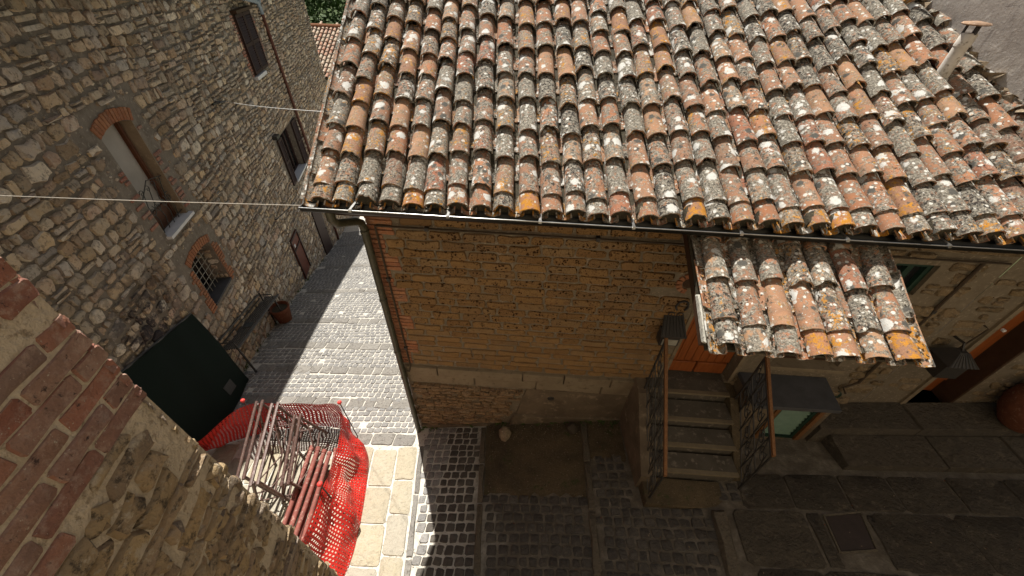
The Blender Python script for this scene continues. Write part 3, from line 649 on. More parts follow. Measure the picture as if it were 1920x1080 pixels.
# windows of the facade
def window(F, par, h, mat_f='dark_wood', depth=.15, sill='moulding_stone', bars=1, pane='dark_glass', fr=.06, sillout=.07):
    m = M(); m.box(F, h[0], h[1], h[2], h[3], -depth - .03, -depth); w = m.build('window', pane, par)
    m = M()
    m.box(F, h[0], h[0] + fr, h[2], h[3], -depth, -depth + .05); m.box(F, h[1] - fr, h[1], h[2], h[3], -depth, -depth + .05)
    m.box(F, h[0] + fr, h[1] - fr, h[2], h[2] + fr, -depth, -depth + .048); m.box(F, h[0] + fr, h[1] - fr, h[3] - fr, h[3], -depth, -depth + .048)
    for k in range(bars):
        c = h[0] + (h[1] - h[0]) * (k + 1) / (bars + 1); m.box(F, c - fr * .55, c + fr * .55, h[2] + fr, h[3] - fr, -depth, -depth + .045)
    m.build('frame', mat_f, w)
    if sill:
        m = M(); m.box(F, h[0] - .06, h[1] + .06, h[2] - .06, h[2] + .003, -depth, sillout); m.build('sill', sill, w)
    return w
window(FF, hs, HOLES[1]); window(FF, hs, HOLES[2], 'green_paint', .10, None)
# ---- roof
rf = M()
ct, sn = math.cos(ROOF_A), math.sin(ROOF_A)
def RP(x, d, h=0.0):   # point on the roof: x at the eave, d up the slope, h above the deck
    return np.array([x - SKEW * d * ct, YE + d * ct - h * sn, ZE + d * sn + h * ct])
DR = 3.85
c = [RP(-2.04, .03, -.02), RP(5.9, .03, -.02), RP(5.9, DR, -.02), RP(-2.04, DR, -.02)]; c2 = [RP(-2.02, .05, -.10), RP(5.9, .05, -.10), RP(5.9, DR, -.10), RP(-2.02, DR, -.10)]
rf.add(c + c2, [(0, 1, 2, 3), (7, 6, 5, 4), (0, 4, 5, 1), (1, 5, 6, 2), (2, 6, 7, 3), (3, 7, 4, 0)])
top = RP(0, DR)
rf.add([(-2.2, top[1], top[2] - .02), (5.5, top[1], top[2] - .02), (4.5, 9.9, -1.75), (-2.5, 9.9, -1.75)], [(0, 1, 2, 3)])
roof = rf.build('roof', 'roof_moss', hs)
m = M(); m.box(Wd, -1.95, 5.05, 3.13, 3.47, -1.93, -1.90); m.build('soffit', 'dark_wood', hs)
def cover_mesh(seed, L=.45, w0=.090, w1=.074, h0=.082, h1=.064, th=.014, flip=False, n=9, name='roof_tile', mat='roof_tile_clay', chip=False):
    g = random.Random(seed); ys = [0.0, L * .5, L]; V = []
    jit = [g.uniform(-.0035, .0035) for _ in range(n + 1)]
    if chip:
        k0 = g.randint(1, n - 2)
        for k in range(k0, min(n + 1, k0 + 4)): jit[k] += g.uniform(.012, .030)
    for inner in (0, 1):
        for iy, y_ in enumerate(ys):
            f = y_ / L; hw = (w0 + (w1 - w0) * f) - th * inner; hh = (h0 + (h1 - h0) * f) - th * inner
            for k in range(n + 1):
                a = math.pi * k / n
                yy = y_ + (jit[k] if iy == 0 else 0)
                bx = .004 * math.sin(3 * f + seed)
                V.append((hw * math.cos(a) + bx, yy, hh * math.sin(a) ** .92 if 0 < k < n else 0.0))
    w = n + 1; off = 3 * w; Fs = []
    for iy in range(2):
        for k in range(n):
            p = iy * w + k
            Fs.append((p, p + 1, p + w + 1, p + w)[::-1]); q = off + p; Fs.append((q, q + 1, q + w + 1, q + w))
    for k in range(n):
        Fs.append((k, k + 1, off + k + 1, off + k)); p = 2 * w + k; Fs.append((p, off + p, off + p + 1, p + 1))
    for iy in range(2):
        p = iy * w; Fs.append((p, p + w, off + p + w, off + p)[::-1]); p = iy * w + n; Fs.append((p, p + w, off + p + w, off + p))
    if flip: V = [(-x, y_, -z_ + h0) for x, y_, z_ in V]; Fs = [f for f in Fs]
    if flip: V = [(-x, y_, z_) for x, y_, z_ in V]; Fs = [f[::-1] for f in Fs]
    m = M(); m.v = V; m.f = Fs; return m
def tile_frame(px, d, pt, rotz, tilt, roll=0.0, A=ROOF_A, skew=SKEW):
    t = nz(np.array([-skew * math.cos(A), math.cos(A), math.sin(A)])); xx = nz(np.array([1.0, 0, 0]) - t * t[0]); nn_ = np.cross(xx, t)
    Rm = Matrix((tuple(xx), tuple(t), tuple(nn_))).transposed()
    return Matrix.Translation(Vector(pt)) @ Rm.to_4x4() @ Matrix.Rotation(rotz, 4, 'Z') @ Matrix.Rotation(tilt, 4, 'X') @ Matrix.Rotation(roll, 4, 'Y')
VAR = [cover_mesh(s, L=.45 + .01 * (s % 3), w0=.092 + .0020 * (s % 4), w1=.079, chip=(s == 6)) for s in range(8)]
VME = [v.mesh('roof_tile', 'roof_tile_clay', (0, 0, 0), 50) for v in VAR]
VMEC = []
for v in VAR:
    VMEC.append(v.mesh('roof_tile', 'porch_tile_clay', (0, 0, 0), 50))
PAN = [cover_mesh(20 + s, w0=.072, w1=.086, h0=.05, h1=.06, flip=True, chip=False) for s in range(3)]
PME = [v.mesh('pan_tile', 'roof_tile_clay', (0, 0, 0), 50) for v in PAN]
def tile_score(Mx):
    p = cam_px(Mx @ Vector((0, .18, .06)))
    if p is None or not (-40 < p[0] < 1960 and -60 < p[1] < 1120): return 0
    return 1.0 / (p[2] ** 2)
def put_tiles(lst, parent, name, stuff, limit, stmat):
    lst = sorted(lst, key=lambda q: tile_score(q[0]), reverse=True); rest = M(); n = 0
    for Mx, vi, metal in lst:
        src, mes = metal
        if n < limit and tile_score(Mx) > 0:
            o = bpy.data.objects.new(name, mes[vi]); COL.objects.link(o); o.parent = parent; o.matrix_local = Matrix.Translation(-Vector(WO[parent])) @ Mx; n += 1
        else: rest.add([tuple(Mx @ Vector(p)) for p in src[vi].v], src[vi].f)
    if rest.v: rest.build(stuff, stmat, parent, kind='stuff', smooth=50)
rt = random.Random(11); covers = []; pans = []
NCOL = 37; P_ = .2115
for j in range(NCOL):
    xj = -1.915 + j * P_; d = rt.uniform(-.02, .015); k = 0; cr = rt.uniform(-.012, .012)
    while d < DR + .3:
        x_ = xj + cr + rt.uniform(-.007, .007)
        p = RP(x_, d, .028 + rt.uniform(-.004, .006))
        if p[0] < wallX(p[1]) + .10:
            covers.append((tile_frame(0, d, p, R_(rt.gauss(0, 1.15)), -math.atan(.035 / .36) + R_(rt.gauss(0, .7)), R_(rt.gauss(0, 1.5))), rt.randrange(8), (VAR, VME)))
        d += (.19 if k == 0 else .385) * rt.uniform(.80, 1.14); k += 1
for j in range(-1, NCOL):
    xj = -1.915 + (j + .5) * P_; d = rt.uniform(-.05, -.02); k = 0
    while d < DR + .3:
        p = RP(xj + rt.uniform(-.006, .006), d, -.022)
        if p[0] < wallX(p[1]) + .06:
            pans.append((tile_frame(0, d, p, R_(rt.gauss(0, 1.2)), -math.atan(.016 / .36), R_(4 if j < 0 else rt.gauss(0, 1))), rt.randrange(3), (PAN, PME)))
        d += .365 * rt.uniform(.9, 1.1); k += 1
put_tiles(covers, roof, 'roof_tile', 'upper_tiles', 298, 'roof_tile_clay')
verge = [q for q in pans if (q[0].translation.x < -1.98 - SKEW * (q[0].translation.y - YE) + .02)]
put_tiles(verge, roof, 'verge_tile', 'verge_rest', 40, 'roof_tile_clay')
put_tiles([q for q in pans if q not in verge], roof, 'pan_tile', 'pan_tiles', 0, 'roof_tile_clay')
# mortar packed along the verge and at the foot of the neighbour's wall, moss and crumbs in the valleys
m = M(); rr = random.Random(5)
for k in range(10):
    a = RP(-2.105, k * .39, -.03); b_ = RP(-2.105, k * .39 + .385, -.03); w = .018
    m.add([a + (-w, 0, -.02), a + (w, 0, -.02), a + (w, 0, .055), a + (-w, 0, .055), b_ + (-w, 0, -.02), b_ + (w, 0, -.02), b_ + (w, 0, .05), b_ + (-w, 0, .05)], [(0, 1, 2, 3), (7, 6, 5, 4), (0, 4, 5, 1), (1, 5, 6, 2), (2, 6, 7, 3), (3, 7, 4, 0)])
m.build('verge_mortar', 'roof_tile_clay', roof)
m = M()
for k in range(2600):
    j = rr.randrange(-1, NCOL); d = rr.uniform(-.02, DR); x_ = -1.915 + (j + .5) * P_ + rr.gauss(0, .016); p = RP(x_, d, .030 + rr.uniform(-.01, .015)); s_ = rr.uniform(.005, .016)
    if p[0] > wallX(p[1]): continue
    q = [p + np.array([rr.uniform(-1, 1), rr.uniform(-1.5, 1.5), rr.uniform(-.3, 1)]) * s_ for _ in range(5)]
    m.add(q, [(0, 1, 2), (0, 2, 3), (0, 3, 4), (1, 4, 3), (1, 3, 2), (0, 4, 1)])
m.build('moss_crumbs', 'roof_moss', roof, kind='stuff')
m = M()
for k in range(60):
    y_ = 3.0 + k * .06; p = np.array([wallX(y_), y_, ZE + (y_ - YE) * math.tan(ROOF_A) + .04]); s_ = rr.uniform(.05, .10)
    q = [p + np.array([rr.uniform(-1.4, .5), rr.uniform(-1, 1), rr.uniform(-.4, .9)]) * s_ for _ in range(6)]
    m.add(q, [(0, 1, 2), (0, 2, 3), (0, 3, 4), (0, 4, 5), (1, 5, 4), (1, 4, 3), (1, 3, 2), (0, 5, 1)])
m.build('wall_flashing_mortar', 'rock', roof, kind='stuff')
# mortar stops under the eave tiles
m = M()
for j in range(NCOL - 1):
    p = RP(-1.915 + (j + .5) * P_, -.03, .0); s_ = rr.uniform(.005, .011)
    m.tube([p + (0, .06, .01), p + (0, .02, .005), p + (rr.uniform(-.01, .01), .0, -.01)], [s_ * 1.4, s_, s_ * .4], 6)
m.build('eave_mortar', 'pale_mortar', roof, kind='stuff', smooth=60)
m = M()
for j in range(NCOL):
    x_ = -1.915 + j * P_; a, b_ = RP(x_, .014, .0), RP(x_, .10, .0)
    if a[0] > 5: continue
    q = [np.array([.084 * math.cos(t_), 0, .074 * math.sin(t_) + .024]) for t_ in np.linspace(0, math.pi, 7)]
    q = [np.array([-.078, 0, -.02])[[0, 1, 2]] * (-1, 1, 1)] + q + [np.array([-.078, 0, -.02])]
    n_ = len(q); m.add([a + v for v in q] + [b_ + v for v in q], [tuple(range(n_)), tuple(reversed(range(n_, 2 * n_)))] + [(k, n_ + k, n_ + (k + 1) % n_, (k + 1) % n_) for k in range(n_)])
m.build('eave_packing', 'roof_moss', roof, kind='stuff')
# gutter with its bright rim, clips and downpipe
def gut(u): return -1.752 - .0062 * (u + 2.06)      # rim height along the eave
m = M(); N = 10; xs = [-2.07 + k * (5.06 + 2.07) / 30 for k in range(31)]
vs = []
for x_ in xs:
    for r_ in (.066, .061):
        for k in range(N + 1):
            a = math.pi + math.pi * k / N; vs.append((x_, 2.998 + r_ * math.cos(a), gut(x_) + r_ * 1.05 * math.sin(a)))
w = 2 * (N + 1); fs = []
for i in range(30):
    for k in range(N):
        p = i * w + k; fs.append((p, p + 1, p + w + 1, p + w)); q = p + N + 1; fs.append((q, q + w, q + w + 1, q + 1))
for i in (0, 30):
    fs.append(tuple(i * w + k for k in range(N + 1)))
m.add(vs, fs); gt = m.build('gutter', 'gutter_metal', hs, smooth=50)
m = M(); m.tube([(x_, 2.932, gut(x_)) for x_ in xs], .0055, 6); m.tube([(-2.07, 2.932, gut(-2.07)), (-2.07, 3.064, gut(-2.07))], .006, 6); m.build('gutter_rim', 'gutter_rim', gt, smooth=60)
for x_ in (-1.60, -.72, .10, .92, 1.85, 2.75, 3.6, 4.4):
    m = M(); m.box(Wd, x_ - .014, x_ + .014, 2.918, 2.945, gut(x_) - .012, gut(x_) + .012); m.box(Wd, x_ - .011, x_ + .011, 2.93, 3.07, gut(x_) + .010, gut(x_) + .016); m.build('gutter_clip', 'gutter_rim', gt)
zb = gz(-1.75, 3.38)
m = M(); m.tube([(-1.84, 2.998, -1.80), (-1.84, 2.998, -1.90), (-1.83, 3.04, -1.97), (-1.78, 3.30, -2.10), (-1.765, 3.385, -2.17), (-1.76, 3.40, -2.26), (-1.755, 3.395, -4.2), (-1.75, 3.385, zb - .03)], .042, 10)
dp = m.build('downpipe', 'downpipe_metal', hs, smooth=50)
for z_ in (-2.3, -3.3, -4.3, -4.9, -5.9):
    m = M(); m.lathe((-1.757, 3.394, z_), [(.043, 0), (.049, .004), (.049, .035), (.043, .04)], 10); m.build('pipe_collar', 'downpipe_metal', dp, smooth=40)
# porch roof over the door: deck, brackets, tiles
CA = math.atan(.45); CY0, CZ0 = 2.09, -2.375      # lower edge
def CPt(x, d, h=0.0): return np.array([x, CY0 + d * math.cos(CA) - h * math.sin(CA), CZ0 + d * math.sin(CA) + h * math.cos(CA)])
DC = 1.47
m = M(); c = [CPt(1.52, .03, -.035), CPt(3.22, .03, -.035), CPt(3.22, DC, -.035), CPt(1.52, DC, -.035)]; c2 = [CPt(1.52, .03, -.085), CPt(3.22, .03, -.085), CPt(3.22, DC, -.085), CPt(1.52, DC, -.085)]
m.add(c + c2, [(0, 1, 2, 3), (7, 6, 5, 4), (0, 4, 5, 1), (1, 5, 6, 2), (2, 6, 7, 3), (3, 7, 4, 0)])
porch = m.build('porch_roof', 'roof_moss', hs)
for x_ in (1.56, 3.17):
    m = M(); a, b_ = CPt(x_, .12, -.09), CPt(x_, DC, -.09); m.tube([a + (0, 0, -.05), b_ + (0, 0, -.05)], .055, 4); m.build('bracket', 'dark_wood', porch)
pc = []; pp = []; rt = random.Random(23); PC = .234
for j in range(7):
    xj = 1.665 + j * PC - .02 * (j > 3); d = rt.uniform(-.03, .03) + .02; k = 0
    while d < DC - .2:
        pc.append((tile_frame(0, d, CPt(xj + rt.uniform(-.008, .008), d, .028), R_(rt.gauss(-1, 2)), -math.atan(.026 / .4), R_(rt.gauss(0, 2.5)), CA, 0.0), rt.randrange(8), (VAR, VMEC)))
        d += (.22 if k == 0 else .40) * rt.uniform(.92, 1.08); k += 1
PMEC = [v.mesh('pan_tile', 'porch_tile_clay', (0, 0, 0), 50) for v in PAN]
for j in range(-1, 7):
    xj = 1.665 + (j + .5) * PC; d = -.02
    if j == -1: xj += .02
    if j == 6: xj -= .02
    while d < DC - .2:
        pp.append((tile_frame(0, d, CPt(xj, d, -.006), R_(rt.gauss(0, 1.5)), -math.atan(.016 / .4), R_(rt.gauss(0, 2)), CA, 0.0), rt.randrange(3), (PAN, PMEC)))
        d += .40 * rt.uniform(.94, 1.06)
put_tiles(pc, porch, 'roof_tile', 'porch_tiles_rest', 60, 'porch_tile_clay'); put_tiles(pp, porch, 'pan_tile', 'porch_pans_rest', 60, 'porch_tile_clay')
m = M()
for k in range(260):
    j = rr.randrange(-1, 7); p = CPt(1.665 + (j + .5) * PC + rr.gauss(0, .03), rr.uniform(0, 1.0), .035); s_ = rr.uniform(.008, .02)
    q = [p + np.array([rr.uniform(-1, 1), rr.uniform(-1.5, 1.5), rr.uniform(-.3, 1)]) * s_ for _ in range(5)]
    m.add(q, [(0, 1, 2), (0, 2, 3), (0, 3, 4), (1, 4, 3), (1, 3, 2), (0, 4, 1)])
m.build('moss_crumbs', 'roof_moss', porch, kind='stuff')
m = M(); m.pad(lambda u, v, w: CPt(1.50 - w, u, v), [(.08, -.05), (.52, -.04), (.50, .01), (.3, .025), (.07, .0)], -.02, .012, .012, rr, .004); m.build('edge_mortar', 'pale_mortar', porch)
# ------------------------------------------------------------------ stair, railings, small box with slab over the low window
sr = empty('stone_stair', (2.4, 2.7, -5.6), 'short stone stair of dark treads rising to the wooden door', 'stair')
levels = [(-4.62, 3.26, YF + .16), (-4.79, 2.93, 3.26), (-4.96, 2.64, 2.93), (-5.13, 2.36, 2.64)]
for k, (z_, ya, yb) in enumerate(levels):
    m = M(); m.pad(lambda u, v, w: np.array([u, v, w]), [(1.86, ya + .03), (2.98, ya + .03), (2.98, yb - .002), (1.86, yb - .002)] , -5.9, z_ - .03, .006)
    o = m.build('step', 'step_stone', sr)
    m = M(); m.box(Wd, 1.85, 2.985, ya - .005, ya + .05, z_ - .034, z_ + .004); m.build('nosing', 'nosing', o)
    m = M(); m.box(Wd, 1.86, 2.98, ya + .053, yb - .008, z_ - .03, z_); m.build('tread', 'step_stone', o)
m = M(); m.pad(Wd, [(1.74, 2.02), (2.3, 2.00), (2.78, 2.05), (2.8, 2.36), (1.86, 2.37), (1.74, 2.36)], -5.9, -5.34, .02, rr, .003); m.build('bottom_slab', 'concrete', sr)
m = M(); m.add([(1.70, 3.49, -6.0), (1.70, 2.30, -6.0), (1.70, 2.30, -5.2), (1.70, 3.22, -4.64), (1.70, 3.49, -4.64), (1.852, 3.49, -6.0), (1.852, 2.30, -6.0), (1.852, 2.30, -5.2), (1.852, 3.22, -4.64), (1.852, 3.49, -4.64)],
    [(4, 3, 2, 1, 0), (5, 6, 7, 8, 9), (1, 2, 7, 6), (2, 3, 8, 7), (3, 4, 9, 8)]); m.build('cheek_wall', 'plaster_patch', sr)
m = M(); m.add([(2.986, 3.49, -6.0), (2.986, 2.40, -6.0), (2.986, 2.40, -5.24), (2.986, 3.24, -4.64), (2.986, 3.49, -4.64), (3.10, 3.49, -6.0), (3.10, 2.40, -6.0), (3.10, 2.40, -5.24), (3.10, 3.24, -4.64), (3.10, 3.49, -4.64)],
    [(4, 3, 2, 1, 0), (5, 6, 7, 8, 9), (1, 2, 7, 6), (2, 3, 8, 7), (3, 4, 9, 8)]); m.build('cheek_wall', 'concrete', sr)
def railing(X, pt, pb, hb_t, hb_b, lab):
    """sloping iron panel with scrolls and a timber handrail; pt/pb = (y,z) of the handrail ends, hb = z of the lower rail ends"""
    t = empty('stair_railing', (X, (pt[0] + pb[0]) / 2, min(hb_t, hb_b)), lab, 'railing', 'iron railings beside the stair')
    def top(f): return np.array([X, pt[0] + (pb[0] - pt[0]) * f, pt[1] + (pb[1] - pt[1]) * f])
    def bot(f): return np.array([X, pt[0] + (pb[0] - pt[0]) * f, hb_t + (hb_b - hb_t) * f])
    m = M(); a, b_ = top(-.03), top(1.02)
    m.add([a + (-.018, 0, .0), a + (.018, 0, .0), a + (.018, 0, .04), a + (-.018, 0, .04), b_ + (-.018, 0, .0), b_ + (.018, 0, .0), b_ + (.018, 0, .04), b_ + (-.018, 0, .04)], [(0, 1, 2, 3), (7, 6, 5, 4), (0, 4, 5, 1), (1, 5, 6, 2), (2, 6, 7, 3), (3, 7, 4, 0)])
    m.build('handrail', 'rail_wood', t)
    for f in (0.0, 1.0):
        m = M(); m.tube([top(f), bot(f) + (0, 0, -.12 if f else -.12)], .013, 4); m.build('post', 'dark_iron', t)
    for e in (.06, .5, .94):
        m = M(); m.tube([top(0) * (1 - e) + bot(0) * e, top(1) * (1 - e) + bot(1) * e], .0085, 4); m.build('rail_bar', 'dark_iron', t)
    n = 5
    for k in range(n):
        for half in (0, 1):
            f0 = (k + .5) / n; e0 = .28 + .44 * half
            c_ = top(f0) * (1 - e0) + bot(f0) * e0; L = abs(pb[0] - pt[0]) / n
            sl_ = (pb[1] - pt[1]) / (pb[0] - pt[0])
            def F2(a, b): return np.array([X, c_[1] + a, c_[2] + b + a * sl_])
            sg = 1 if (k + half) % 2 else -1
            m = M(); m.tube(spiral(F2, (0, 0), L * .46, 1.4, sg, 16, 1.2), .0075, 4); m.tube([F2(-L * .45, -.18), F2(-L * .2, -.12 * sg), F2(L * .1, .02), F2(L * .46, .19)], .006, 4)
            m.build('scroll', 'dark_iron', t)
        if k:
            f0 = k / n; m = M(); m.tube([top(f0), bot(f0)], .0075, 4); m.build('baluster', 'dark_iron', t)
    return t
railing(1.80, (3.30, -3.58), (2.09, -4.62), -4.56, -5.48, 'left scrolled iron stair railing with timber handrail, below the mailbox')
railing(3.03, (3.20, -3.66), (2.29, -4.36), -4.48, -5.30, 'right scrolled iron stair railing with timber handrail, beside the grey slab')
# masonry box right of the stair: grey slab over a low window with green slats
bx = empty('window_box', (3.85, 3.2, -5.5), 'low masonry box with a grey slab lid over a green slatted window', 'window box')
m = M(); m.box(Wd, 3.12, 3.56, 3.10, 3.495, -5.9, -4.43); m.box(Wd, 4.22, 4.30, 3.10, 3.495, -5.9, -4.43); m.box(Wd, 3.56, 4.22, 3.10, 3.495, -5.9, -5.40); m.box(Wd, 3.56, 4.22, 3.32, 3.495, -5.40, -4.43); m.build('masonry', 'plaster_patch', bx)
m = M(); m.pad(Wd, [(3.10, 2.955), (4.22, 2.965), (4.30, 3.495), (3.10, 3.495)], -4.43, -4.365, .008, rr, .002); m.build('slab', 'slate', bx)
for a_, b_ in ((3.565, 3.62), (4.15, 4.215)): m = M(); m.box(Wd, a_, b_, 3.085, 3.17, -5.40, -4.435); m.build('jamb', 'rail_wood', bx)
m = M(); m.box(Wd, 3.62, 3.67, 3.12, 3.16, -5.39, -4.44); m.box(Wd, 4.10, 4.15, 3.12, 3.16, -5.39, -4.44); m.box(Wd, 3.67, 4.10, 3.12, 3.16, -5.39, -5.33); m.build('window_frame', 'green_paint', bx)
for k in range(11):
    z_ = -5.31 + k * .078; m = M(); a = np.array([3.67, 3.135, z_]); m.add([(3.67, 3.13, z_), (4.10, 3.13, z_), (4.10, 3.175, z_ + .06), (3.67, 3.175, z_ + .06), (3.67, 3.14, z_ - .006), (4.10, 3.14, z_ - .006), (4.10, 3.185, z_ + .054), (3.67, 3.185, z_ + .054)], [(0, 1, 2, 3), (7, 6, 5, 4), (0, 4, 5, 1), (3, 2, 6, 7), (0, 3, 7, 4), (1, 5, 6, 2)])
    m.build('slat', 'green_slat', bx)
# ------------------------------------------------------------------ neighbour on the right: tall grey plaster wall and the lower doorway
nb = empty('plaster_house', (6.5, 5.0, -5.4), 'taller house with rough grey plaster side wall above the tile roof', 'house')
HN = [(5.66, 6.29, -4.84, -2.3)]
m = M()
ZT = 4.2
def WS(u, v, w):  # side wall: u along y
    return np.array([wallX(u) + .0 - w * .94, u - w * .34, v])
ys_ = [3.5, 4.2, 5, 6, 7, 8.5, 10.5]; zs_ = [-7, -2.2, -1, 0, 1.2, 2.6, ZT]
wv = [(wallX(y_), y_, z_) for z_ in zs_ for y_ in ys_]; n_ = len(ys_)
m.add(wv, [(j * n_ + i, (j + 1) * n_ + i, (j + 1) * n_ + i + 1, j * n_ + i + 1) for j in range(len(zs_) - 1) for i in range(n_ - 1)])
m.add([(wallX(10.5), 10.5, -7), (wallX(10.5), 10.5, ZT), (12, 10.5, ZT), (12, 10.5, -7)], [(0, 1, 2, 3)])
m.add([(wallX(3.5), 3.5, ZT), (12, 3.5, ZT), (12, 10.5, ZT), (wallX(10.5), 10.5, ZT)], [(0, 1, 2, 3)])
m.build('side_wall', 'grey_plaster', nb)
m = M(); wall_sheet(m, FF, (5.085, 12), (-6.2, ZT), HN, 0.0, .30); nw = m.build('front_wall', 'facade_mortar', nb)
fs_ = rubble(rg, FF, 5.08, 8.4, -5.2, -2.0, .13, .33, .03, lambda A: overlaps(A, [(5.60, 6.35, -5.2, -2.2)]) or A[0] < 5.09, .022, .12, .2, .015)
pieces(nw, 'wall_stone', 'wall_stone_rest', 'facade_stone', fs_, 120)
m = M(); m.box(FF, 5.60, 5.66, -4.84, -2.24, -.06, .03); m.build('door_jamb', 'moulding_stone', nb)
m = M(); m.box(FF, 5.66, 6.29, -4.84, -2.3, -.30, -.26); dr = m.build('door', 'door_wood', nb)
for k in range(3):
    m = M(); m.box(FF, 5.69 + k * .2, 5.87 + k * .2, -4.55, -2.35, -.26, -.24); m.build('panel', 'door_wood', dr)
m = M(); m.box(FF, 6.255, 6.292, -4.84, -2.3, -.28, .012); m.build('door_reveal', 'dark_wood', nb)
m = M(); m.box(FF, 5.55, 6.40, -4.95, -4.84, -.42, .10); m.build('threshold', 'step_stone', nb)
disc(FF, (5.70, -3.22), .02, 0.03, .06, 10).build('bell_push', 'marble', nb)
# two-step stone ledge along the foot of the right facade
lg = empty('stone_ledge', (6.2, 3.1, -5.3), 'long two-step stone ledge at the foot of the right facade', 'ledge')
for (ya, yb, z1, w) in ((3.06, 3.49, .27, .9), (2.60, 3.055, .12, .9)):
    x = 4.32 if ya > 3 else 4.5
    while x < 8.6:
        L = rr.uniform(.8, 1.3); m = M(); m.pad(lambda u, v, w: np.array([u, v, gz(u, 2.6) + w]), [(x + .004, ya), (x + L / 2, ya - .008), (x + L - .004, ya), (x + L - .004, yb), (x + .004, yb)], -.8, z1 + rr.uniform(-.004, .004), .02, rr, .004); m.build('ledge_block', 'dark_slab', lg, smooth=40); x += L
# ------------------------------------------------------------------ flue on the roof
fl = empty('flue_pipe', (4.2, 4.73, -.95), 'pale round flue pipe with a rusty disc cap standing on the roof tiles', 'chimney')
m = M(); m.lathe((4.2, 4.73, -.98), [(.062, 0), (.060, .34), (.060, .42)], 16); pb_ = m.build('pipe', 'flue_white', fl, smooth=40)
m = M(); m.lathe((4.2, 4.73, -.58), [(.066, 0), (.066, .10), (.058, .11)], 16); m.build('collar', 'flue_white', fl, smooth=40)
m = M(); m.lathe((4.2, 4.73, -.96), [(.13, 0), (.10, .06), (.066, .11)], 14); m.build('base_collar', 'pale_mortar', fl, smooth=60)
for k in range(3):
    a = k * 2.1 + .5; m = M(); m.tube([(4.2 + .055 * math.cos(a), 4.73 + .055 * math.sin(a), -.5), (4.2 + .055 * math.cos(a), 4.73 + .055 * math.sin(a), -.39)], .012, 4); m.build('cap_stay', 'dark_iron', fl)
m = M(); m.lathe((4.2, 4.73, -.405), [(.10, 0), (.115, .01), (.105, .022), (.02, .034)], 18); m.build('cap', 'flue_cap_rust', fl, smooth=50)
# ------------------------------------------------------------------ stone house on the left of the alley
def LF(u, v, w): return -NL * A_L + DL * u + NL * w + np.array([0, 0, v])
lh = empty('stone_house', LF(12, -9.0, -2), 'tall rubble stone house along the left side of the alley', 'house')
LW = {'arch': (6.92, 7.78, -3.98, -2.14), 'bar': (6.97, 7.88, -5.72, -4.66), 'mid': (13.95, 15.35, -6.18, -4.66)}
m = M(); wall_sheet(m, LF, (1.5, 22.7), (-13.5, -.35), list(LW.values()), 0, .45)
m.add([LF(22.7, -13.5, 0), LF(22.7, -13.5, -9), LF(22.7, -.35, -9), LF(22.7, -.35, 0)], [(0, 1, 2, 3)])
m.add([LF(1.5, -13.5, 0), LF(1.5, -.35, 0), LF(1.5, -.35, -9), LF(1.5, -13.5, -9)], [(0, 1, 2, 3)])
m.add([LF(1.5, -.35, 0), LF(22.7, -.35, 0), LF(22.7, -.35, -9), LF(1.5, -.35, -9)], [(0, 1, 2, 3)])
lw = m.build('wall', 'left_mortar', lh)
LSK = [(6.62, 8.16, -4.08, -3.9), (6.78, 7.98, -4.0, -1.92), (6.70, 8.08, -5.84, -4.42), (13.66, 15.2, -2.9, -1.28), (13.5, 15.95, -6.3, -4.6), (11.42, 12.28, -8.75, -7.1), (14.2, 15.35, -10.2, -7.6), (7.78, 8.02, -3.9, -2.3), (6.66, 6.92, -3.9, -2.8)]
def skipL(A):
    c_ = LF((A[0] + A[1]) / 2, 0, 0); return overlaps(A, LSK) or A[3] < gz(c_[0], c_[1]) - .05 or A[1] > 22.68
rl = random.Random(17)
ls = rubble(rl, LF, 4.3, 22.7, -12.0, -.4, .182, .268, .027, skipL, .036, .12, .24, .05, 0.0, lambda u: min(.75, max(.15, (u - 6) * .09)), .10)
pieces(lw, 'stone', 'rubble_stones', 'rubble_stone', ls, 296)
# small chips wedged in the joints
m = M()
for k in range(2600):
    u, v = rl.uniform(4.6, 16), rl.uniform(-9, -.5)
    A = (u, u + rl.uniform(.03, .08), v, v + rl.uniform(.02, .04))
    if not skipL(A): m.pad(LF, rpoly(rl, *A, j=.2, rnd=.3), -.01, rl.uniform(.008, .016), .008)
m.build('stone_chips', 'rubble_stone', lw, kind='stuff')
def bricks_at(F, par, lst, mat='terracotta_brick', w1=.02):
    for poly in lst:
        mm = M(); mm.pad(F, poly, -.05, w1 + rl.uniform(-.004, .004), .007, rl, .002); mm.build('brick', mat, par, smooth=40)
def arch_polys(uc, half, zs, rise, t, n):
    R = (half * half + rise * rise) / (2 * rise); zc = zs + rise - R; a0 = math.asin(half / R); out = []
    for k in range(n):
        a, b_ = -a0 * 1.06 + 2 * a0 * 1.06 * k / n + .006, -a0 * 1.06 + 2 * a0 * 1.06 * (k + 1) / n - .006
        def P(r, q): return (uc + r * math.sin(q), zc + r * math.cos(q))
        tt = t * rl.uniform(.94, 1.05); out.append([P(R, b_), P(R + tt, b_), P(R + tt, a), P(R, a)])
    return out, (R, zc, a0)
def spandrel(F, h, R, zc, uc, par, mat, w=.0, dep=.12):
    m = M(); n = 10; top_ = h[3] + .001
    us_ = [h[0] + (h[1] - h[0]) * k / n for k in range(n + 1)]; zz = [min(top_, zc + math.sqrt(max(0, R * R - (u - uc) ** 2))) for u in us_]
    for k in range(n):
        a = [F(us_[k], zz[k], w), F(us_[k + 1], zz[k + 1], w), F(us_[k + 1], top_, w), F(us_[k], top_, w), F(us_[k], zz[k], w - dep * 2), F(us_[k + 1], zz[k + 1], w - dep * 2)]
        m.add(a, [(0, 1, 2, 3), (0, 4, 5, 1)])
    m.build('arch_soffit', mat, par)
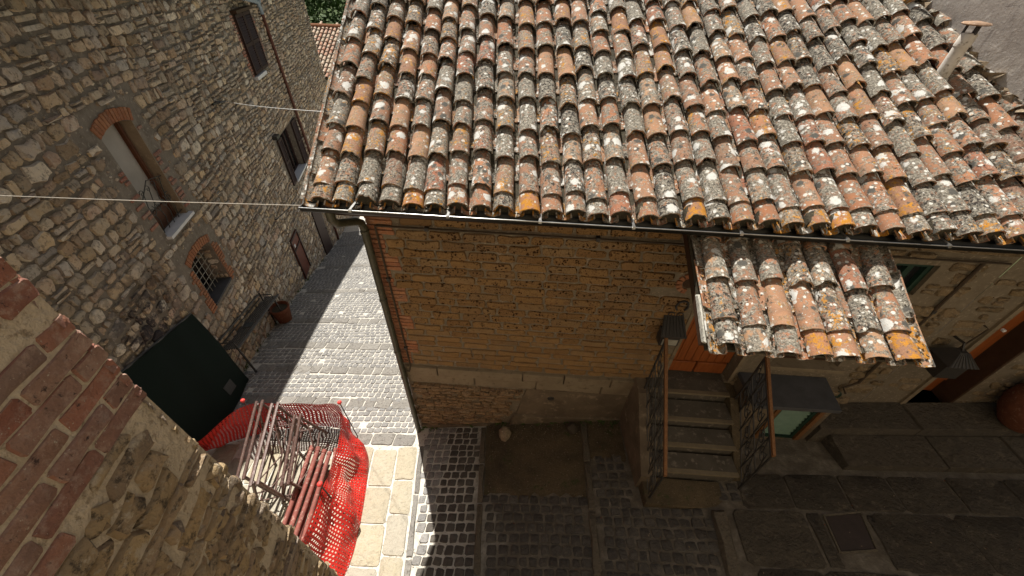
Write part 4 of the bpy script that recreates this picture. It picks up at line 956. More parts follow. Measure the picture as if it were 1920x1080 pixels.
# arched window: blind, brown stile, white sill, wrought iron guard
h = LW['arch']; uc = (h[0] + h[1]) / 2
m = M(); m.box(LF, h[0], h[1], h[2], h[3], -.30, -.19); w1_ = m.build('arched_window', 'blind', lh)
m = M(); m.box(LF, h[0] + .0, h[0] + .09, h[2], h[3], -.19, -.15); m.build('shadow_frame', 'slate', w1_)
m = M(); m.box(LF, h[1] - .16, h[1] - .10, h[2], h[3], -.19, -.13); m.box(LF, h[0] + .09, h[1] - .16, h[2], h[2] + .35, -.19, -.15); m.build('frame', 'frame_brown', w1_)
m = M(); m.box(LF, h[1] - .012, h[1] + .002, h[2], h[3], -.19, -.001); m.build('reveal', 'reveal_plaster', w1_)
m = M(); m.box(LF, h[0] - .03, h[1] + .05, h[2] - .05, h[2] + .004, -.19, .09); m.build('sill', 'marble', w1_)
ap, (R0, zc0, a00) = arch_polys(uc, (h[1] - h[0]) / 2, h[3] - .09, .09, .19, 13); bricks_at(LF, w1_, ap)
spandrel(LF, h, R0, zc0, uc, w1_, 'left_mortar')
jb = []
z_ = -3.88
while z_ < -2.3:
    if rl.random() < .72: jb.append(rpoly(rl, 7.80, 7.80 + rl.choice([.12, .2, .24]), z_, z_ + .055, j=.06, rnd=.15))
    if z_ < -2.75 and rl.random() < .7: jb.append(rpoly(rl, 6.9 - rl.choice([.12, .18, .24]), 6.90, z_, z_ + .055, j=.06, rnd=.15))
    z_ += .078
bricks_at(LF, w1_, jb, 'near_brick')
def LG(a, b): return LF(a, b, -.06)
for k in range(4):
    c_ = (h[0] + .14 + k * .19, -3.55); m = M(); m.tube(spiral(LG, c_, .10, 1.3, 1 if k % 2 else -1, 14, 1.0), .007, 4); m.tube([LG(c_[0] - .05, -3.96), LG(c_[0] + .03, -3.75), LG(c_[0] - .04, -3.45), LG(c_[0] + .06, -3.2)], .007, 4); m.tube(spiral(LG, (c_[0] + .02, -3.22), .07, 1.2, -1, 10, 3.0), .006, 4); m.build('guard_scroll', 'dark_iron', w1_)
m = M(); m.tube([LG(h[0], -3.9), LG(h[1], -3.9)], .009, 4); m.tube([LG(h[0], -3.35), LG(uc, -3.1), LG(h[1], -3.2)], .009, 4); m.build('guard_rail', 'dark_iron', w1_)
# barred window with a brick surround
h = LW['bar']; uc = (h[0] + h[1]) / 2
m = M(); m.box(LF, h[0], h[1], h[2], h[3], -.42, -.38); w2_ = m.build('barred_window', 'dark_glass', lh)
ap, (R0, zc0, a00) = arch_polys(uc, (h[1] - h[0]) / 2, h[3] - .08, .08, .17, 13); bricks_at(LF, w2_, ap)
spandrel(LF, h, R0, zc0, uc, w2_, 'left_mortar')
jb = []; z_ = h[2] - .08
while z_ < h[3] - .16:
    L1, L2 = rl.choice([.13, .22]), rl.choice([.13, .22]); jb += [rpoly(rl, h[0] - L1, h[0] - .004, z_, z_ + .056, j=.06, rnd=.15), rpoly(rl, h[1] + .004, h[1] + L2, z_, z_ + .056, j=.06, rnd=.15)]; z_ += .072
bricks_at(LF, w2_, jb)
m = M(); m.box(LF, h[0] - .0, h[1] + .0, h[2] - .04, h[2] + .004, -.38, .03); m.build('sill', 'slate', w2_)
for k in range(1, 6):
    u = h[0] + (h[1] - h[0]) * k / 6; m = M(); m.tube([LF(u, h[2], -.20), LF(u, h[3] - .03, -.20)], .007, 5); m.build('bar', 'bar_grey', w2_)
for k in range(1, 7):
    z_ = h[2] + (h[3] - h[2]) * k / 7; m = M(); m.tube([LF(h[0], z_, -.188), LF(h[1], z_, -.188)], .007, 5); m.build('bar', 'bar_grey', w2_)
rv = rubble(rl, lambda u, v, w: LF(h[1] - w, v, -u), .02, .40, h[2] + .02, h[3] - .05, .12, .18, .02, lambda A: A[0] < .01 or A[1] > .41 or A[3] > h[3] - .02, .012, .1, .25, .01)
pieces(w2_, 'reveal_stone', 'reveal_rest', 'rubble_stone', rv, 30)
# closed louvred shutters high on the wall
def shutter(par, u0, u1, z0, z1, w=.03, n=22):
    m = M(); m.box(LF, u0, u0 + .06, z0, z1, w, w + .045); m.box(LF, u1 - .06, u1, z0, z1, w, w + .045)
    for a, b_ in ((z0, z0 + .08), (z1 - .08, z1), ((z0 + z1) / 2 - .04, (z0 + z1) / 2 + .04)): m.box(LF, u0 + .06, u1 - .06, a, b_, w, w + .043)
    s_ = m.build('shutter', 'shutter_wood', par); m = M()
    for k in range(n):
        z_ = z0 + .09 + (z1 - z0 - .18) * k / n; m.add([LF(u0 + .06, z_, w + .04), LF(u1 - .06, z_, w + .04), LF(u1 - .06, z_ + .05, w + .005), LF(u0 + .06, z_ + .05, w + .005), LF(u0 + .06, z_ + .008, w + .04), LF(u1 - .06, z_ + .008, w + .04), LF(u1 - .06, z_ + .058, w + .005), LF(u0 + .06, z_ + .058, w + .005)], [(0, 3, 2, 1), (4, 5, 6, 7), (0, 1, 5, 4)])
    m.build('louvres', 'shutter_wood', s_, kind='stuff')
m = M(); m.box(LF, 13.76, 15.08, -2.84, -1.36, .0, .03); w3_ = m.build('shuttered_window', 'dark_wood', lh)
shutter(w3_, 13.78, 14.41, -2.82, -1.38); shutter(w3_, 14.43, 15.06, -2.82, -1.38)
jb = []; z_ = -2.85
while z_ < -1.4:
    jb += [rpoly(rl, 13.76 - rl.choice([.14, .24]), 13.745, z_, z_ + .056, j=.06, rnd=.15), rpoly(rl, 15.095, 15.10 + rl.choice([.14, .24]), z_, z_ + .056, j=.06, rnd=.15)]; z_ += .075
bricks_at(LF, w3_, jb, 'near_brick', .022)
m = M(); m.box(LF, 13.70, 14.6, -2.95, -2.86, .0, .10); m.build('sill', 'marble', w3_)
m = M(); m.box(LF, 13.72, 15.15, -1.35, -1.28, .0, .16); m.build('hood', 'dark_wood', w3_)
# window with its shutters folded back
h = LW['mid']; w4_ = window(LF, lh, h, 'shutter_wood', .22, 'marble', 2, 'dark_glass', .07, .10); w4_.name = 'open_window'
shutter(w4_, 13.52, 13.93, -6.2, -4.66, .02, 20); shutter(w4_, 15.37, 15.95, -6.2, -4.66, .02, 20)
m = M(); m.box(LF, 13.5, 15.6, -4.6, -4.42, -.02, .03); m.build('lintel', 'reveal_plaster', w4_)
m = M(); m.box(LF, 13.2, 13.5, -4.52, -4.42, .03, .18); m.box(LF, 13.24, 13.46, -4.44, -4.40, .0, .03); m.build('wall_lamp', 'dark_iron', lh)
# red metal hatch, brown door farther down
m = M(); m.box(LF, 11.45, 12.25, -8.70, -7.16, .0, .03); hd = m.build('hatch_door', 'hatch_red', lh)
m = M(); m.box(LF, 11.45, 11.50, -8.70, -7.16, .03, .06); m.box(LF, 12.20, 12.25, -8.70, -7.16, .03, .06); m.box(LF, 11.50, 12.20, -7.22, -7.16, .03, .058); m.box(LF, 11.50, 12.20, -7.60, -7.55, .03, .058); m.build('hatch_frame', 'shutter_wood', hd)
m = M(); m.box(LF, 11.62, 11.72, -7.5, -7.40, .03, .045); m.build('notice_plate', 'marble', hd)
m = M(); m.box(LF, 14.25, 15.25, -10.3, -7.7, .0, .05); fd = m.build('side_door', 'shutter_wood', lh)
m = M(); m.tube([LF(15.12, -8.9, .05), LF(15.12, -8.9, .11), LF(15.02, -8.9, .11)], .015, 5); m.build('handle', 'dark_iron', fd)
# rain pipes
m = M(); m.tube([LF(13.3, -.88, .30), LF(14.2, -1.02, .24), LF(15.3, -1.17, .16), LF(15.85, -1.25, .12), LF(16.05, -1.42, .08), LF(16.08, -1.58, .075)], .06, 9); m.tube([LF(15.95, -.5, .28), LF(15.95, -1.0, .20), LF(15.98, -1.28, .12)], .055, 9); m.build('swan_neck_pipe', 'blue_grey_pipe', lh, smooth=50)
m = M(); m.tube([LF(16.08, -1.5, .075), LF(16.2, -4.0, .075), LF(16.3, -6.3, .075), LF(16.3, -10.4, .075)], .05, 9); rp = m.build('downpipe', 'rust_pipe', lh, smooth=50)
for z_ in (-2.2, -3.6, -5.0, -6.2):
    m = M(); c_ = LF(16.08 + .22 * (-1.5 - z_) / 4.8, z_, .075); m.lathe(c_, [(.052, 0), (.06, .005), (.06, .05), (.052, .055)], 9); m.build('pipe_collar', 'rust_pipe', rp)
# iron bar, hooks; roof edge of the stone house
m = M(); m.tube([LF(11.17, -6.15, .0), LF(11.17, -6.15, .05), LF(12.3, -6.22, .30)], .018, 5); m.build('iron_bar', 'dark_iron', lh)
m = M(); m.tube([LF(10.72, -2.70, .0), LF(10.78, -2.77, .10), LF(11.25, -2.86, .03)], .02, 5); m.tube([LF(10.6, -2.75, .02), LF(10.95, -2.80, .05)], .03, 5); m.build('line_hook', 'dark_iron', lh)
m = M(); eo = .50
a = [LF(1.3, -.36, eo), LF(22.9, -.36, eo), LF(22.9, 1.6, -5), LF(1.3, 1.6, -5)]; b_ = [LF(1.3, -.24, eo), LF(22.9, -.24, eo), LF(22.9, 1.72, -5), LF(1.3, 1.72, -5)]
m.add(a + b_, [(3, 2, 1, 0), (4, 5, 6, 7), (0, 1, 5, 4), (1, 2, 6, 5), (2, 3, 7, 6), (3, 0, 4, 7)]); m.build('roof', 'roof_moss', lh)
# ------------------------------------------------------------------ corner of the house the view is taken from
tn = R_(-12.0); DN = np.array([math.sin(tn), math.cos(tn), 0]); NN = np.array([DN[1], -DN[0], 0]); EC = np.array([-1.46, .76, 0])
def NF(u, v, w): return EC - DN * u * -1 + NN * w + np.array([0, 0, v])       # u <= 0 goes back from the corner
nh = empty('corner_house', EC - DN * 1.0 - NN * .8 + np.array([0, 0, -7]), 'house corner of red brick above rough stone, close in the lower left', 'house')
m = M(); ZB, ZU = -7.6, 2.0
p0, p1, p2, p3 = (EC, EC - DN * 1.45, EC - DN * 1.45 - NN * 2.4, EC - NN * 2.4)
def col4(p, z): return (p[0], p[1], z)
zc_ = [ZB, -5, -3, -1.35, 0, ZU]
for (a, b_) in ((p1, p0), (p0, p3), (p3, p2)):
    for z0, z1 in zip(zc_, zc_[1:]): m.add([col4(a, z0), col4(b_, z0), col4(b_, z1), col4(a, z1)], [(0, 1, 2, 3)])
m.add([col4(p, ZU) for p in (p1, p0, p3, p2)], [(0, 1, 2, 3)])
# unseen wall behind the view's window, raised to block sky over the court
a, b_ = np.array([p1[0], -.85, 0]), np.array([9.5, -.85, 0])
m.add([col4(a, ZB), col4(a, 5.5), col4(b_, 5.5), col4(b_, ZB)], [(3, 2, 1, 0)])
m.add([col4(a, 5.5), col4(b_, 5.5), (9.5, -4, 5.5), (p1[0], -4, 5.5)], [(0, 1, 2, 3)])
nw_ = m.build('wall', 'near_mortar', nh)  # house corner and the unseen sky-blocking wall in one mesh
rn = random.Random(29); nbk = []; z = -1.30; k = 0
def zlow(u): return -1.335 + .17 * u
while z < .6:
    u = .012 - rn.uniform(0, .006) ; first = True
    hd_ = k % 2
    while u > -1.5:
        L = (.125 if (hd_ and first) else .255) * rn.uniform(.95, 1.05)
        A = (u - L, u, z - .034, z + .033)
        if A[2] > zlow(A[0]) - .02 and not (rn.random() < .04 and k > 3) and not (k == 6 and -.42 < A[0] < -.1):
            mm = M(); mm.pad(NF, rpoly(rn, *A, j=.055, rnd=.14), -.04, .006 + rn.uniform(-.003, .004), .006, rn, .0025); nbk.append(mm)
        u -= L + .009 * rn.uniform(.6, 1.6); first = False
    z += .0765 * rn.uniform(.97, 1.03); k += 1
# extra courses below, stepping down towards the back
for k in range(1, 5):
    z = -1.30 - .0765 * k; u = -.05 - .42 * k
    while u > -1.45:
        L = .255 * rn.uniform(.95, 1.05); A = (u - L, u, z - .034, z + .033); mm = M(); mm.pad(NF, rpoly(rn, *A, j=.055, rnd=.14), -.04, .006 + rn.uniform(-.003, .004), .006, rn, .0025); nbk.append(mm); u -= L + .009
pieces(nw_, 'brick', 'brick_rest', 'near_brick', nbk, 150)
def skN(A):
    um = (A[0] + A[1]) / 2; return A[3] > -1.325 - .0765 * max(0, min(4, int((-um - .05 - .02) / .42))) or A[1] > .03
ns = rubble(rn, NF, -1.45, .02, -7.2, -1.25, .098, .22, .004, skN, .019, .24, .26, .03, 0.0, lambda u: .22, .20)
pieces(nw_, 'stone', 'stone_rest', 'near_rubble', ns, 250)
# stones and brick ends that break the outline of the corner, on the sunny return face
def NE(u, v, w): return EC - NN * u + DN * w + np.array([0, 0, v])
cs_ = []; z = -7.2
while z < .8:
    h_ = (.0765 if z > -1.33 else rn.uniform(.06, .13)); L = rn.uniform(.1, .24)
    mm = M(); mm.pad(NE, rpoly(rn, -.004, L, z + .006, z + h_ - .008, j=.12, rnd=.22)[::-1], -.03, .004 + rn.uniform(-.010, .012) * (2 if z < -1.33 else .7), .014, rn, .005); mm.f = [f[::-1] for f in mm.f]; cs_.append((z, mm)); z += h_
pieces(nw_, 'corner_stone', 'corner_rest', 'near_rubble', [q for z_, q in cs_ if z_ < -1.33], 120); pieces(nw_, 'corner_brick', 'corner_brick_rest', 'near_brick', [q for z_, q in cs_ if z_ >= -1.33], 60)
# ------------------------------------------------------------------ far house beyond the end of the alley
fh = empty('far_house', (-11.5, 26, -12), 'far house with a pale tiled roof beyond the end of the alley', 'house')
e0, e1, zt0, zt1 = 24.6, 28.6, -5.75, -3.72
m = M(); m.box(Wd, -15.2, -8.0, 24.9, 31.5, -16, -5.9); m.build('wall', 'wall_render', fh)
fa = math.atan2(zt1 - zt0, e1 - e0); m = M()
m.add([(-15.6, e0, zt0 - .02), (-7.6, e0, zt0 - .02), (-7.6, e1, zt1 - .02), (-15.6, e1, zt1 - .02), (-15.6, 2 * e1 - e0, zt0), (-7.6, 2 * e1 - e0, zt0), (-15.6, e0, zt0 - .12), (-7.6, e0, zt0 - .12)], [(0, 1, 2, 3), (3, 2, 5, 4), (6, 7, 1, 0)])
fr_ = m.build('roof', 'roof_moss', fh)
fc = []; fr2 = random.Random(41)
for j in range(30):
    d = 0
    while d < math.hypot(e1 - e0, zt1 - zt0):
        p = (-15.4 + j * .26, e0 + d * math.cos(fa), zt0 + d * math.sin(fa) + .02)
        fc.append((tile_frame(0, 0, p, R_(fr2.gauss(0, 1.5)), -.07, 0, fa, 0.0), fr2.randrange(8), (VAR, VME))); d += .38 * fr2.uniform(.9, 1.1)
t_ = NT('pale_clay_tile', .9, .15); v_ = t_.vec()
t_.col(t_.mix(t_.step(t_.noise(7, 5, .65, v_), .42, .65), t_.ramp(t_.rnd(), [(0, (.36, .17, .11)), (.4, (.45, .25, .17)), (.7, (.40, .29, .20)), (1, (.50, .36, .27))]), (.50, .45, .36))); MT['pale_clay_tile'] = t_.m
put_tiles(fc, fr_, 'roof_tile', 'roof_tiles', 0, 'pale_clay_tile')
m = M(); m.tube([(-15.6, e1, zt1 + .05), (-7.6, e1, zt1 + .05)], .12, 8); m.build('ridge', 'terracotta_brick', fh)
# ------------------------------------------------------------------ things in the alley
# dark green shade cloth on a frame leaning on the stone house
sc_ = empty('shade_cloth', LF(5.2, -7.1, .3), 'large dark green shade cloth stretched over a frame against the stone house', 'screen')
def net(s, t):
    a = LF(4.05 + (6.17 - 4.05) * s, -4.62 - .62 * s, .09); b_x, b_y = (-5.42, 2.75) if False else (0, 0)
    q0 = LF(4.15, 0, .36); q1 = LF(6.09, 0, .34)
    b_ = q0 + (q1 - q0) * s; b_ = np.array([b_[0], b_[1], gz(b_[0], b_[1]) + .03])
    p = a + (b_ - a) * t; return p + NL * (.035 * math.sin(7 * s + 4 * t) * t + .04 * math.sin(math.pi * s) * math.sin(math.pi * t) + .018 * math.sin(19 * s + 6 * t) * (1 - .6 * t))
m = M(); N = 16; m.add([net(i / N, j / N) for j in range(N + 1) for i in range(N + 1)] + [net(i / N, j / N) - NL * .012 for j in range(N + 1) for i in range(N + 1)],
    [(j * 17 + i, (j + 1) * 17 + i, (j + 1) * 17 + i + 1, j * 17 + i + 1) for j in range(N) for i in range(N)] + [(289 + j * 17 + i, 289 + j * 17 + i + 1, 289 + (j + 1) * 17 + i + 1, 289 + (j + 1) * 17 + i) for j in range(N) for i in range(N)])
m.build('cloth', 'shade_net', sc_, smooth=70)
m = M(); m.tube([net(1, 0) - NL * .03, net(1, .5) - NL * .03, net(1, 1) - NL * .03], .02, 6); m.tube([net(0, 1) - NL * .03, net(1, 1) - NL * .03], .02, 6); m.tube([net(0, 0) - NL * .03, net(1, 0) - NL * .03], .02, 6); m.build('frame', 'dark_iron', sc_)
m = M(); c_ = [net(.62, .74) , net(.76, .74), net(.76, .86), net(.62, .86)]; m.add([p + NL * .01 for p in c_] + [p + NL * .004 for p in c_], [(0, 3, 2, 1), (4, 5, 6, 7), (0, 1, 5, 4), (1, 2, 6, 5), (2, 3, 7, 6), (3, 0, 4, 7)]); m.build('tag', 'label_grey', sc_)
# metal bench: sloping with the street
bn = empty('metal_bench', LF(7.3, -7.7, .3), 'tall slim metal slatted bench against the foot of the stone house', 'bench')
def BF(u, v, w): # u along wall, w off the wall, v height above the street line
    b0 = LF(6.42, 0, .3); b1 = LF(8.1, 0, .3); z0, z1 = gz(b0[0], b0[1]), gz(b1[0], b1[1])
    f = (u - 6.42) / 1.68; return LF(u, z0 + (z1 - z0) * f + v, w)
for k in range(7): m = M(); m.tube([BF(6.32, .88, .03 + k * .045), BF(8.72, .88, .03 + k * .045)], .015, 4); m.build('seat_slat', 'bench_metal', bn)
for k in range(2): m = M(); m.tube([BF(6.40, 1.02 + k * .12, .055), BF(8.4, 1.02 + k * .12, .055)], .014 + .012 * k, 4); m.build('back_slat', 'bench_metal', bn)
m = M(); m.tube([BF(6.30, .885, .33), BF(8.74, .885, .33)], .028, 5); m.build('front_rail', 'bench_metal', bn)
for u in (6.34, 8.5):
    m = M(); m.tube([BF(u, .88, .32), BF(u, .0, .36)], .024, 5); m.build('leg', 'bench_metal', bn)
    m = M(); m.tube([BF(u, 1.15, .055), BF(u, .88, .05), BF(u, .0, .06)], .017, 5); m.build('leg', 'bench_metal', bn)
    m = M(); m.tube([BF(u, 1.08, .07), BF(u, 1.06, .31), BF(u, .88, .32)], .014, 5); m.build('armrest', 'bench_metal', bn)
m = M(); m.add([BF(u, v, w) for w in (.12, .27) for v in (.897, .912) for u in (7.15, 7.35)], [(0, 2, 3, 1), (4, 5, 7, 6), (0, 1, 5, 4), (2, 6, 7, 3), (0, 4, 6, 2), (1, 3, 7, 5)]); m.build('folded_paper', 'label_grey', None, 'folded grey paper lying on the tall slatted bench', 'paper')
# planter beyond the bench
c_ = LF(8.62, 0, .27); g0 = gz(c_[0], c_[1])
pt = empty('plant_pot', (c_[0], c_[1], g0), 'round terracotta plant pot at the far end of the metal bench', 'pot')
m = M(); m.lathe((c_[0], c_[1], g0), [(.17, 0), (.22, .30), (.235, .46), (.255, .47), (.255, .54), (.225, .54), (.215, .46)], 18); m.build('pot_body', 'terracotta_pot', pt, smooth=40)
m = M(); m.lathe((c_[0], c_[1], g0 + .44), [(.21, 0), (.20, .02), (.05, .04)], 14); m.build('soil', 'roof_moss', pt)
c_ = (6.78, 3.17); g0 = gz(6.78, 2.6) + .272
pt = empty('plant_pot', (c_[0], c_[1], g0), 'big rounded terracotta jar on the ledge at the far right', 'pot')
m = M(); m.lathe((c_[0], c_[1], g0), [(.16, 0), (.26, .16), (.31, .34), (.29, .52), (.22, .62), (.25, .66), (.25, .70), (.20, .70)], 20); m.build('pot_body', 'terracotta_pot', pt, smooth=40)
# orange safety net on red-capped pins
sf = empty('safety_fence', (-3.0, 2.4, -6.6), 'crumpled orange safety netting on pins round the scaffolding parts', 'fence')
BP = [(-5.75, 2.55), (-5.45, 2.9), (-4.9, 3.2), (-4.2, 3.42), (-3.5, 3.46), (-2.9, 3.26), (-2.48, 2.85), (-2.27, 2.3), (-2.1, 1.7), (-2.02, 1.2), (-2.1, .7)]
TP = [(-5.55, 2.35, .55), (-5.2, 2.75, .62), (-4.64, 3.24, .98), (-4.1, 3.36, .93), (-3.5, 3.38, .90), (-2.92, 3.26, .98), (-2.72, 2.72, .78), (-2.60, 2.2, .74), (-2.46, 1.86, .92), (-2.42, 1.25, .78), (-2.5, .7, .8)]
def interp(P, f):
    n = len(P) - 1; x_ = f * n; i = min(int(x_), n - 1); t = x_ - i
    p = [np.array(P[max(0, min(n, i + k))], float) for k in (-1, 0, 1, 2)]
    return .5 * (2 * p[1] + (p[2] - p[0]) * t + (2 * p[0] - 5 * p[1] + 4 * p[2] - p[3]) * t * t + (3 * p[1] - p[0] - 3 * p[2] + p[3]) * t ** 3)
def netp(f, e):
    b = interp(BP, f); t = interp(TP, f); gb = gz(b[0], b[1]); B = np.array([b[0], b[1], gb + .02]); T = np.array([t[0], t[1], gz(t[0], t[1]) + t[2]])
    p = B + (T - B) * e; k = f * 60
    am = 4 * e * (1 - e)
    bul = am * (.06 * math.sin(k * .55) + .035 * math.sin(k * 1.3 + 4 * e) + .008 * math.sin(k * 2.3 - 7 * e))
    fold = .03 * math.sin(9 * e + k * .35) * am
    sag = -am * .05 - (1 - abs(math.sin(k * .5)) ) * .02 * e
    d = nz(np.array([T[1] - B[1] + .3, -(T[0] - B[0]) - .2, 0])) if False else np.array([math.cos(f * 5.5 - 3.9) * .3 - .0, math.sin(f * 5.5 - 3.9) * .3, 0])
    nrm = nz(np.array([-(interp(BP, min(1, f + .02))[1] - b[1]), interp(BP, min(1, f + .02))[0] - b[0], 1e-6]))
    return p + nrm * (bul + fold) + np.array([0, 0, sag])
m = M(); NU, NV = 128, 21; V = []
grid = [[netp(i / NU, j / NV) for j in range(NV + 1)] for i in range(NU + 1)]
for i in range(NU):
    for j in range(NV):
        a, b_, c_, d_ = grid[i][j], grid[i + 1][j], grid[i + 1][j + 1], grid[i][j + 1]; ce = (a + b_ + c_ + d_) / 4; q = .43
        ii = [ce + (p - ce) * q for p in (a, b_, c_, d_)]
        m.add([a, b_, c_, d_] + ii, [(0, 1, 5, 4), (1, 2, 6, 5), (2, 3, 7, 6), (3, 0, 4, 7)])
m.build('netting', 'orange_net', sf)
for (b_, tp) in (((-4.70, 3.28), (-4.62, 3.30, 1.08)), ((-2.85, 3.25), (-2.93, 3.31, 1.04)), ((-2.22, 1.72), (-2.45, 1.86, 1.05)), ((-2.05, .85), (-2.3, .8, 1.0))):
    B = np.array([b_[0], b_[1], gz(*b_)]); T = np.array([tp[0], tp[1], gz(tp[0], tp[1]) + tp[2]])
    m = M(); m.tube([B, T], .009, 6); po = m.build('pin', 'dark_iron', sf)
    m = M(); m.lathe(T - (0, 0, .01), [(.02, -.02), (.034, 0), (.036, .018), (.026, .034), (.008, .04)], 12); m.build('pin_cap', 'cap_red', po, smooth=60)
# scaffolding trestles and tubes inside it
def tref(o, yaw, lean=0.0):
    c, s_ = math.cos(yaw), math.sin(yaw)
    return lambda u, v, w: np.array([o[0] + u * c - v * s_, o[1] + u * s_ + v * c, 0]) + np.array([0, 0, gz(o[0], o[1]) + w])
TL = ['rusty scaffolding trestle, leftmost of the three in the orange net', 'rusty scaffolding trestle, middle one of the three in the orange net', 'rusty scaffolding trestle, rightmost of the three, beside the steel tubes']
for k, (o, yaw, H_, W_) in enumerate((((-4.02, 2.62), R_(-71), .98, 1.30), ((-3.72, 2.55), R_(-73), 1.0, 1.30), ((-3.44, 2.6), R_(-72), .72, 1.15))):
    T = tref(o, yaw); t = empty('scaffold_trestle', T(0, 0, 0), TL[k], 'trestle', 'scaffolding trestles stacked inside the orange net')
    for e in (-.045, .045): m = M(); m.tube([T(-W_ / 2, e, H_), T(W_ / 2, e, H_)], .024, 6); m.build('top_bar', 'rust_frame', t, smooth=60)
    for u in (-W_ / 2 + .05, W_ / 2 - .05):
        for sg in (-1, 1): m = M(); m.tube([T(u, sg * .03, H_), T(u * 1.06, sg * .27, .02)], .022, 6); m.build('leg', 'rust_frame', t, smooth=60)
        m = M(); m.tube([T(u, -.17, H_ * .42), T(u, .17, H_ * .42)], .012, 5); m.build('cross_bar', 'rust_frame', t)
    for sg in (-1, 1): m = M(); m.tube([T(-W_ / 2 + .05, sg * .20, H_ * .30), T(W_ / 2 - .05, sg * .20, H_ * .30)], .014, 5); m.build('side_bar', 'rust_frame', t)
    m = M(); m.tube([T(-W_ / 2 + .06, .1, H_ * .72), T(0, .2, H_ * .3)], .011, 5); m.tube([T(W_ / 2 - .06, .1, H_ * .72), T(0, .2, H_ * .3)], .011, 5); m.build('brace', 'rust_frame', t)
rp_ = random.Random(31)
places = ['lowest tube at the left of the red-brown pile', 'pale pinkish tube lying along the left top of the pile', 'red-brown tube second from the left on the pile', 'bright red tube in the middle of the pile', 'thin tube pushed between the red tubes', 'long red tube on the right of the pile', 'red tube resting against the orange net', 'short tube underneath the middle of the pile']
for k in range(8):
    x0 = -3.40 + k * .062; y0 = 2.86 - rp_.uniform(0, .12); L = rp_.uniform(1.45, 1.75); yaw = R_(-74 + rp_.uniform(-5, 5)); h_ = .08 + (.075 if k in (1, 3, 5) else 0) + .22
    x0 += 0; a = np.array([x0, y0, gz(x0, y0) + h_]); x1, y1 = x0 + L * math.cos(yaw) * .9, y0 + L * math.sin(yaw); b_ = np.array([x1, y1, gz(x1, y1) + h_ - .20])
    m = M(); r_ = .034 if k not in (4, 7) else .025; d_ = nz(b_ - a); m.tube([a, b_], r_, 10); m.tube([a - d_ * .004, a + d_ * .05], r_ + .005, 10)
    m.build('steel_tube', 'rust_tube', None, 'rusty scaffold tube, ' + places[k], 'tube', 'steel tubes piled inside the orange net', smooth=40)
# wires
def wire(pts, r, mat, lab, sag=.0):
    a, b_ = np.array(pts[0]), np.array(pts[1]); m = M(); m.tube([a + (b_ - a) * t + np.array([0, 0, -sag * 4 * t * (1 - t)]) for t in np.linspace(0, 1, 13)], r, 5)
    m.build('washing_line', mat, None, lab, 'line', smooth=80)
wire((LF(4.2, -1.720, .0), (-2.075, 2.985, -1.76)), .0035, 'washing_cord', 'thin washing line from the stone house to the end of the gutter', .012)
wire((LF(11.25, -2.86, .03), RP(-2.10, 1.07, .02)), .0036, 'white_cord', 'pale rope stretched from the stone house to the left edge of the tile roof', .025)
# mailbox, lantern, horseshoe
mb = empty('mailbox', (1.88, 3.46, -3.74), 'black iron house-shaped mailbox on the tufa wall beside the door', 'mailbox')
m = M(); m.box(Wd, 1.76, 2.0, 3.34, 3.49, -3.74, -3.52); m.build('box', 'dark_iron', mb)
m = M(); m.box(Wd, 1.785, 1.975, 3.332, 3.341, -3.72, -3.62); m.build('front_plate', 'bar_grey', mb)
m = M(); m.box(Wd, 1.79, 1.97, 3.329, 3.341, -3.585, -3.565); m.build('slot', 'dark_wood', mb)
m = M(); m.add([(1.72, 3.29, -3.54), (2.04, 3.29, -3.54), (2.0, 3.49, -3.36), (1.76, 3.49, -3.36), (1.72, 3.29, -3.52), (2.04, 3.29, -3.52), (2.0, 3.49, -3.34), (1.76, 3.49, -3.34)], [(3, 2, 1, 0), (4, 5, 6, 7), (0, 1, 5, 4), (1, 2, 6, 5), (3, 0, 4, 7), (2, 3, 7, 6)]); m.build('lid', 'dark_iron', mb)
for k in range(7): m = M(); m.tube([(1.74 + k * .046, 3.29, -3.515), (1.775 + k * .034, 3.488, -3.336)], .008, 4); m.build('lid_rib', 'dark_iron', mb)
m = M(); m.tube(spiral(lambda a, b: np.array([1.88 + a, 3.46, -3.30 + b]), (-.06, 0), .05, 1, 1, 10, 0), .008, 4); m.tube(spiral(lambda a, b: np.array([1.88 + a, 3.46, -3.30 + b]), (.06, 0), .05, 1, -1, 10, math.pi), .008, 4); m.build('scroll', 'dark_iron', mb)
m = M(); m.tube([FF(1.92 + .07 * math.cos(a), -3.16 + .085 * math.sin(a), .03) for a in np.linspace(-.9, math.pi + .9, 15)], .013, 5); m.build('horseshoe', 'dark_iron', None, 'iron horseshoe nailed to the wall above the mailbox', 'horseshoe')
ln = empty('wall_lantern', (5.3, 3.4, -3.85), 'black iron wall lantern between the porch roof and the right doorway', 'lantern')
m = M(); m.box(Wd, 5.17, 5.43, 3.20, 3.42, -3.86, -3.60); m.build('lamp_body', 'dark_iron', ln)
m = M(); m.add([(5.12, 3.15, -3.60), (5.48, 3.15, -3.60), (5.48, 3.47, -3.60), (5.12, 3.47, -3.60), (5.25, 3.27, -3.46), (5.35, 3.27, -3.46), (5.35, 3.36, -3.46), (5.25, 3.36, -3.46)], [(3, 2, 1, 0), (4, 5, 6, 7), (0, 1, 5, 4), (1, 2, 6, 5), (2, 3, 7, 6), (3, 0, 4, 7)]); m.build('lamp_roof', 'dark_iron', ln)
m = M(); m.tube([(5.3, 3.49, -3.40), (5.3, 3.36, -3.38), (5.3, 3.31, -3.46)], .015, 5); m.build('lamp_arm', 'dark_iron', ln)
for k in range(8): m = M(); m.tube([(5.14 + k * .046, 3.15, -3.597), (5.25 + k * .014, 3.27, -3.457)], .007, 4); m.build('roof_rib', 'dark_iron', ln)
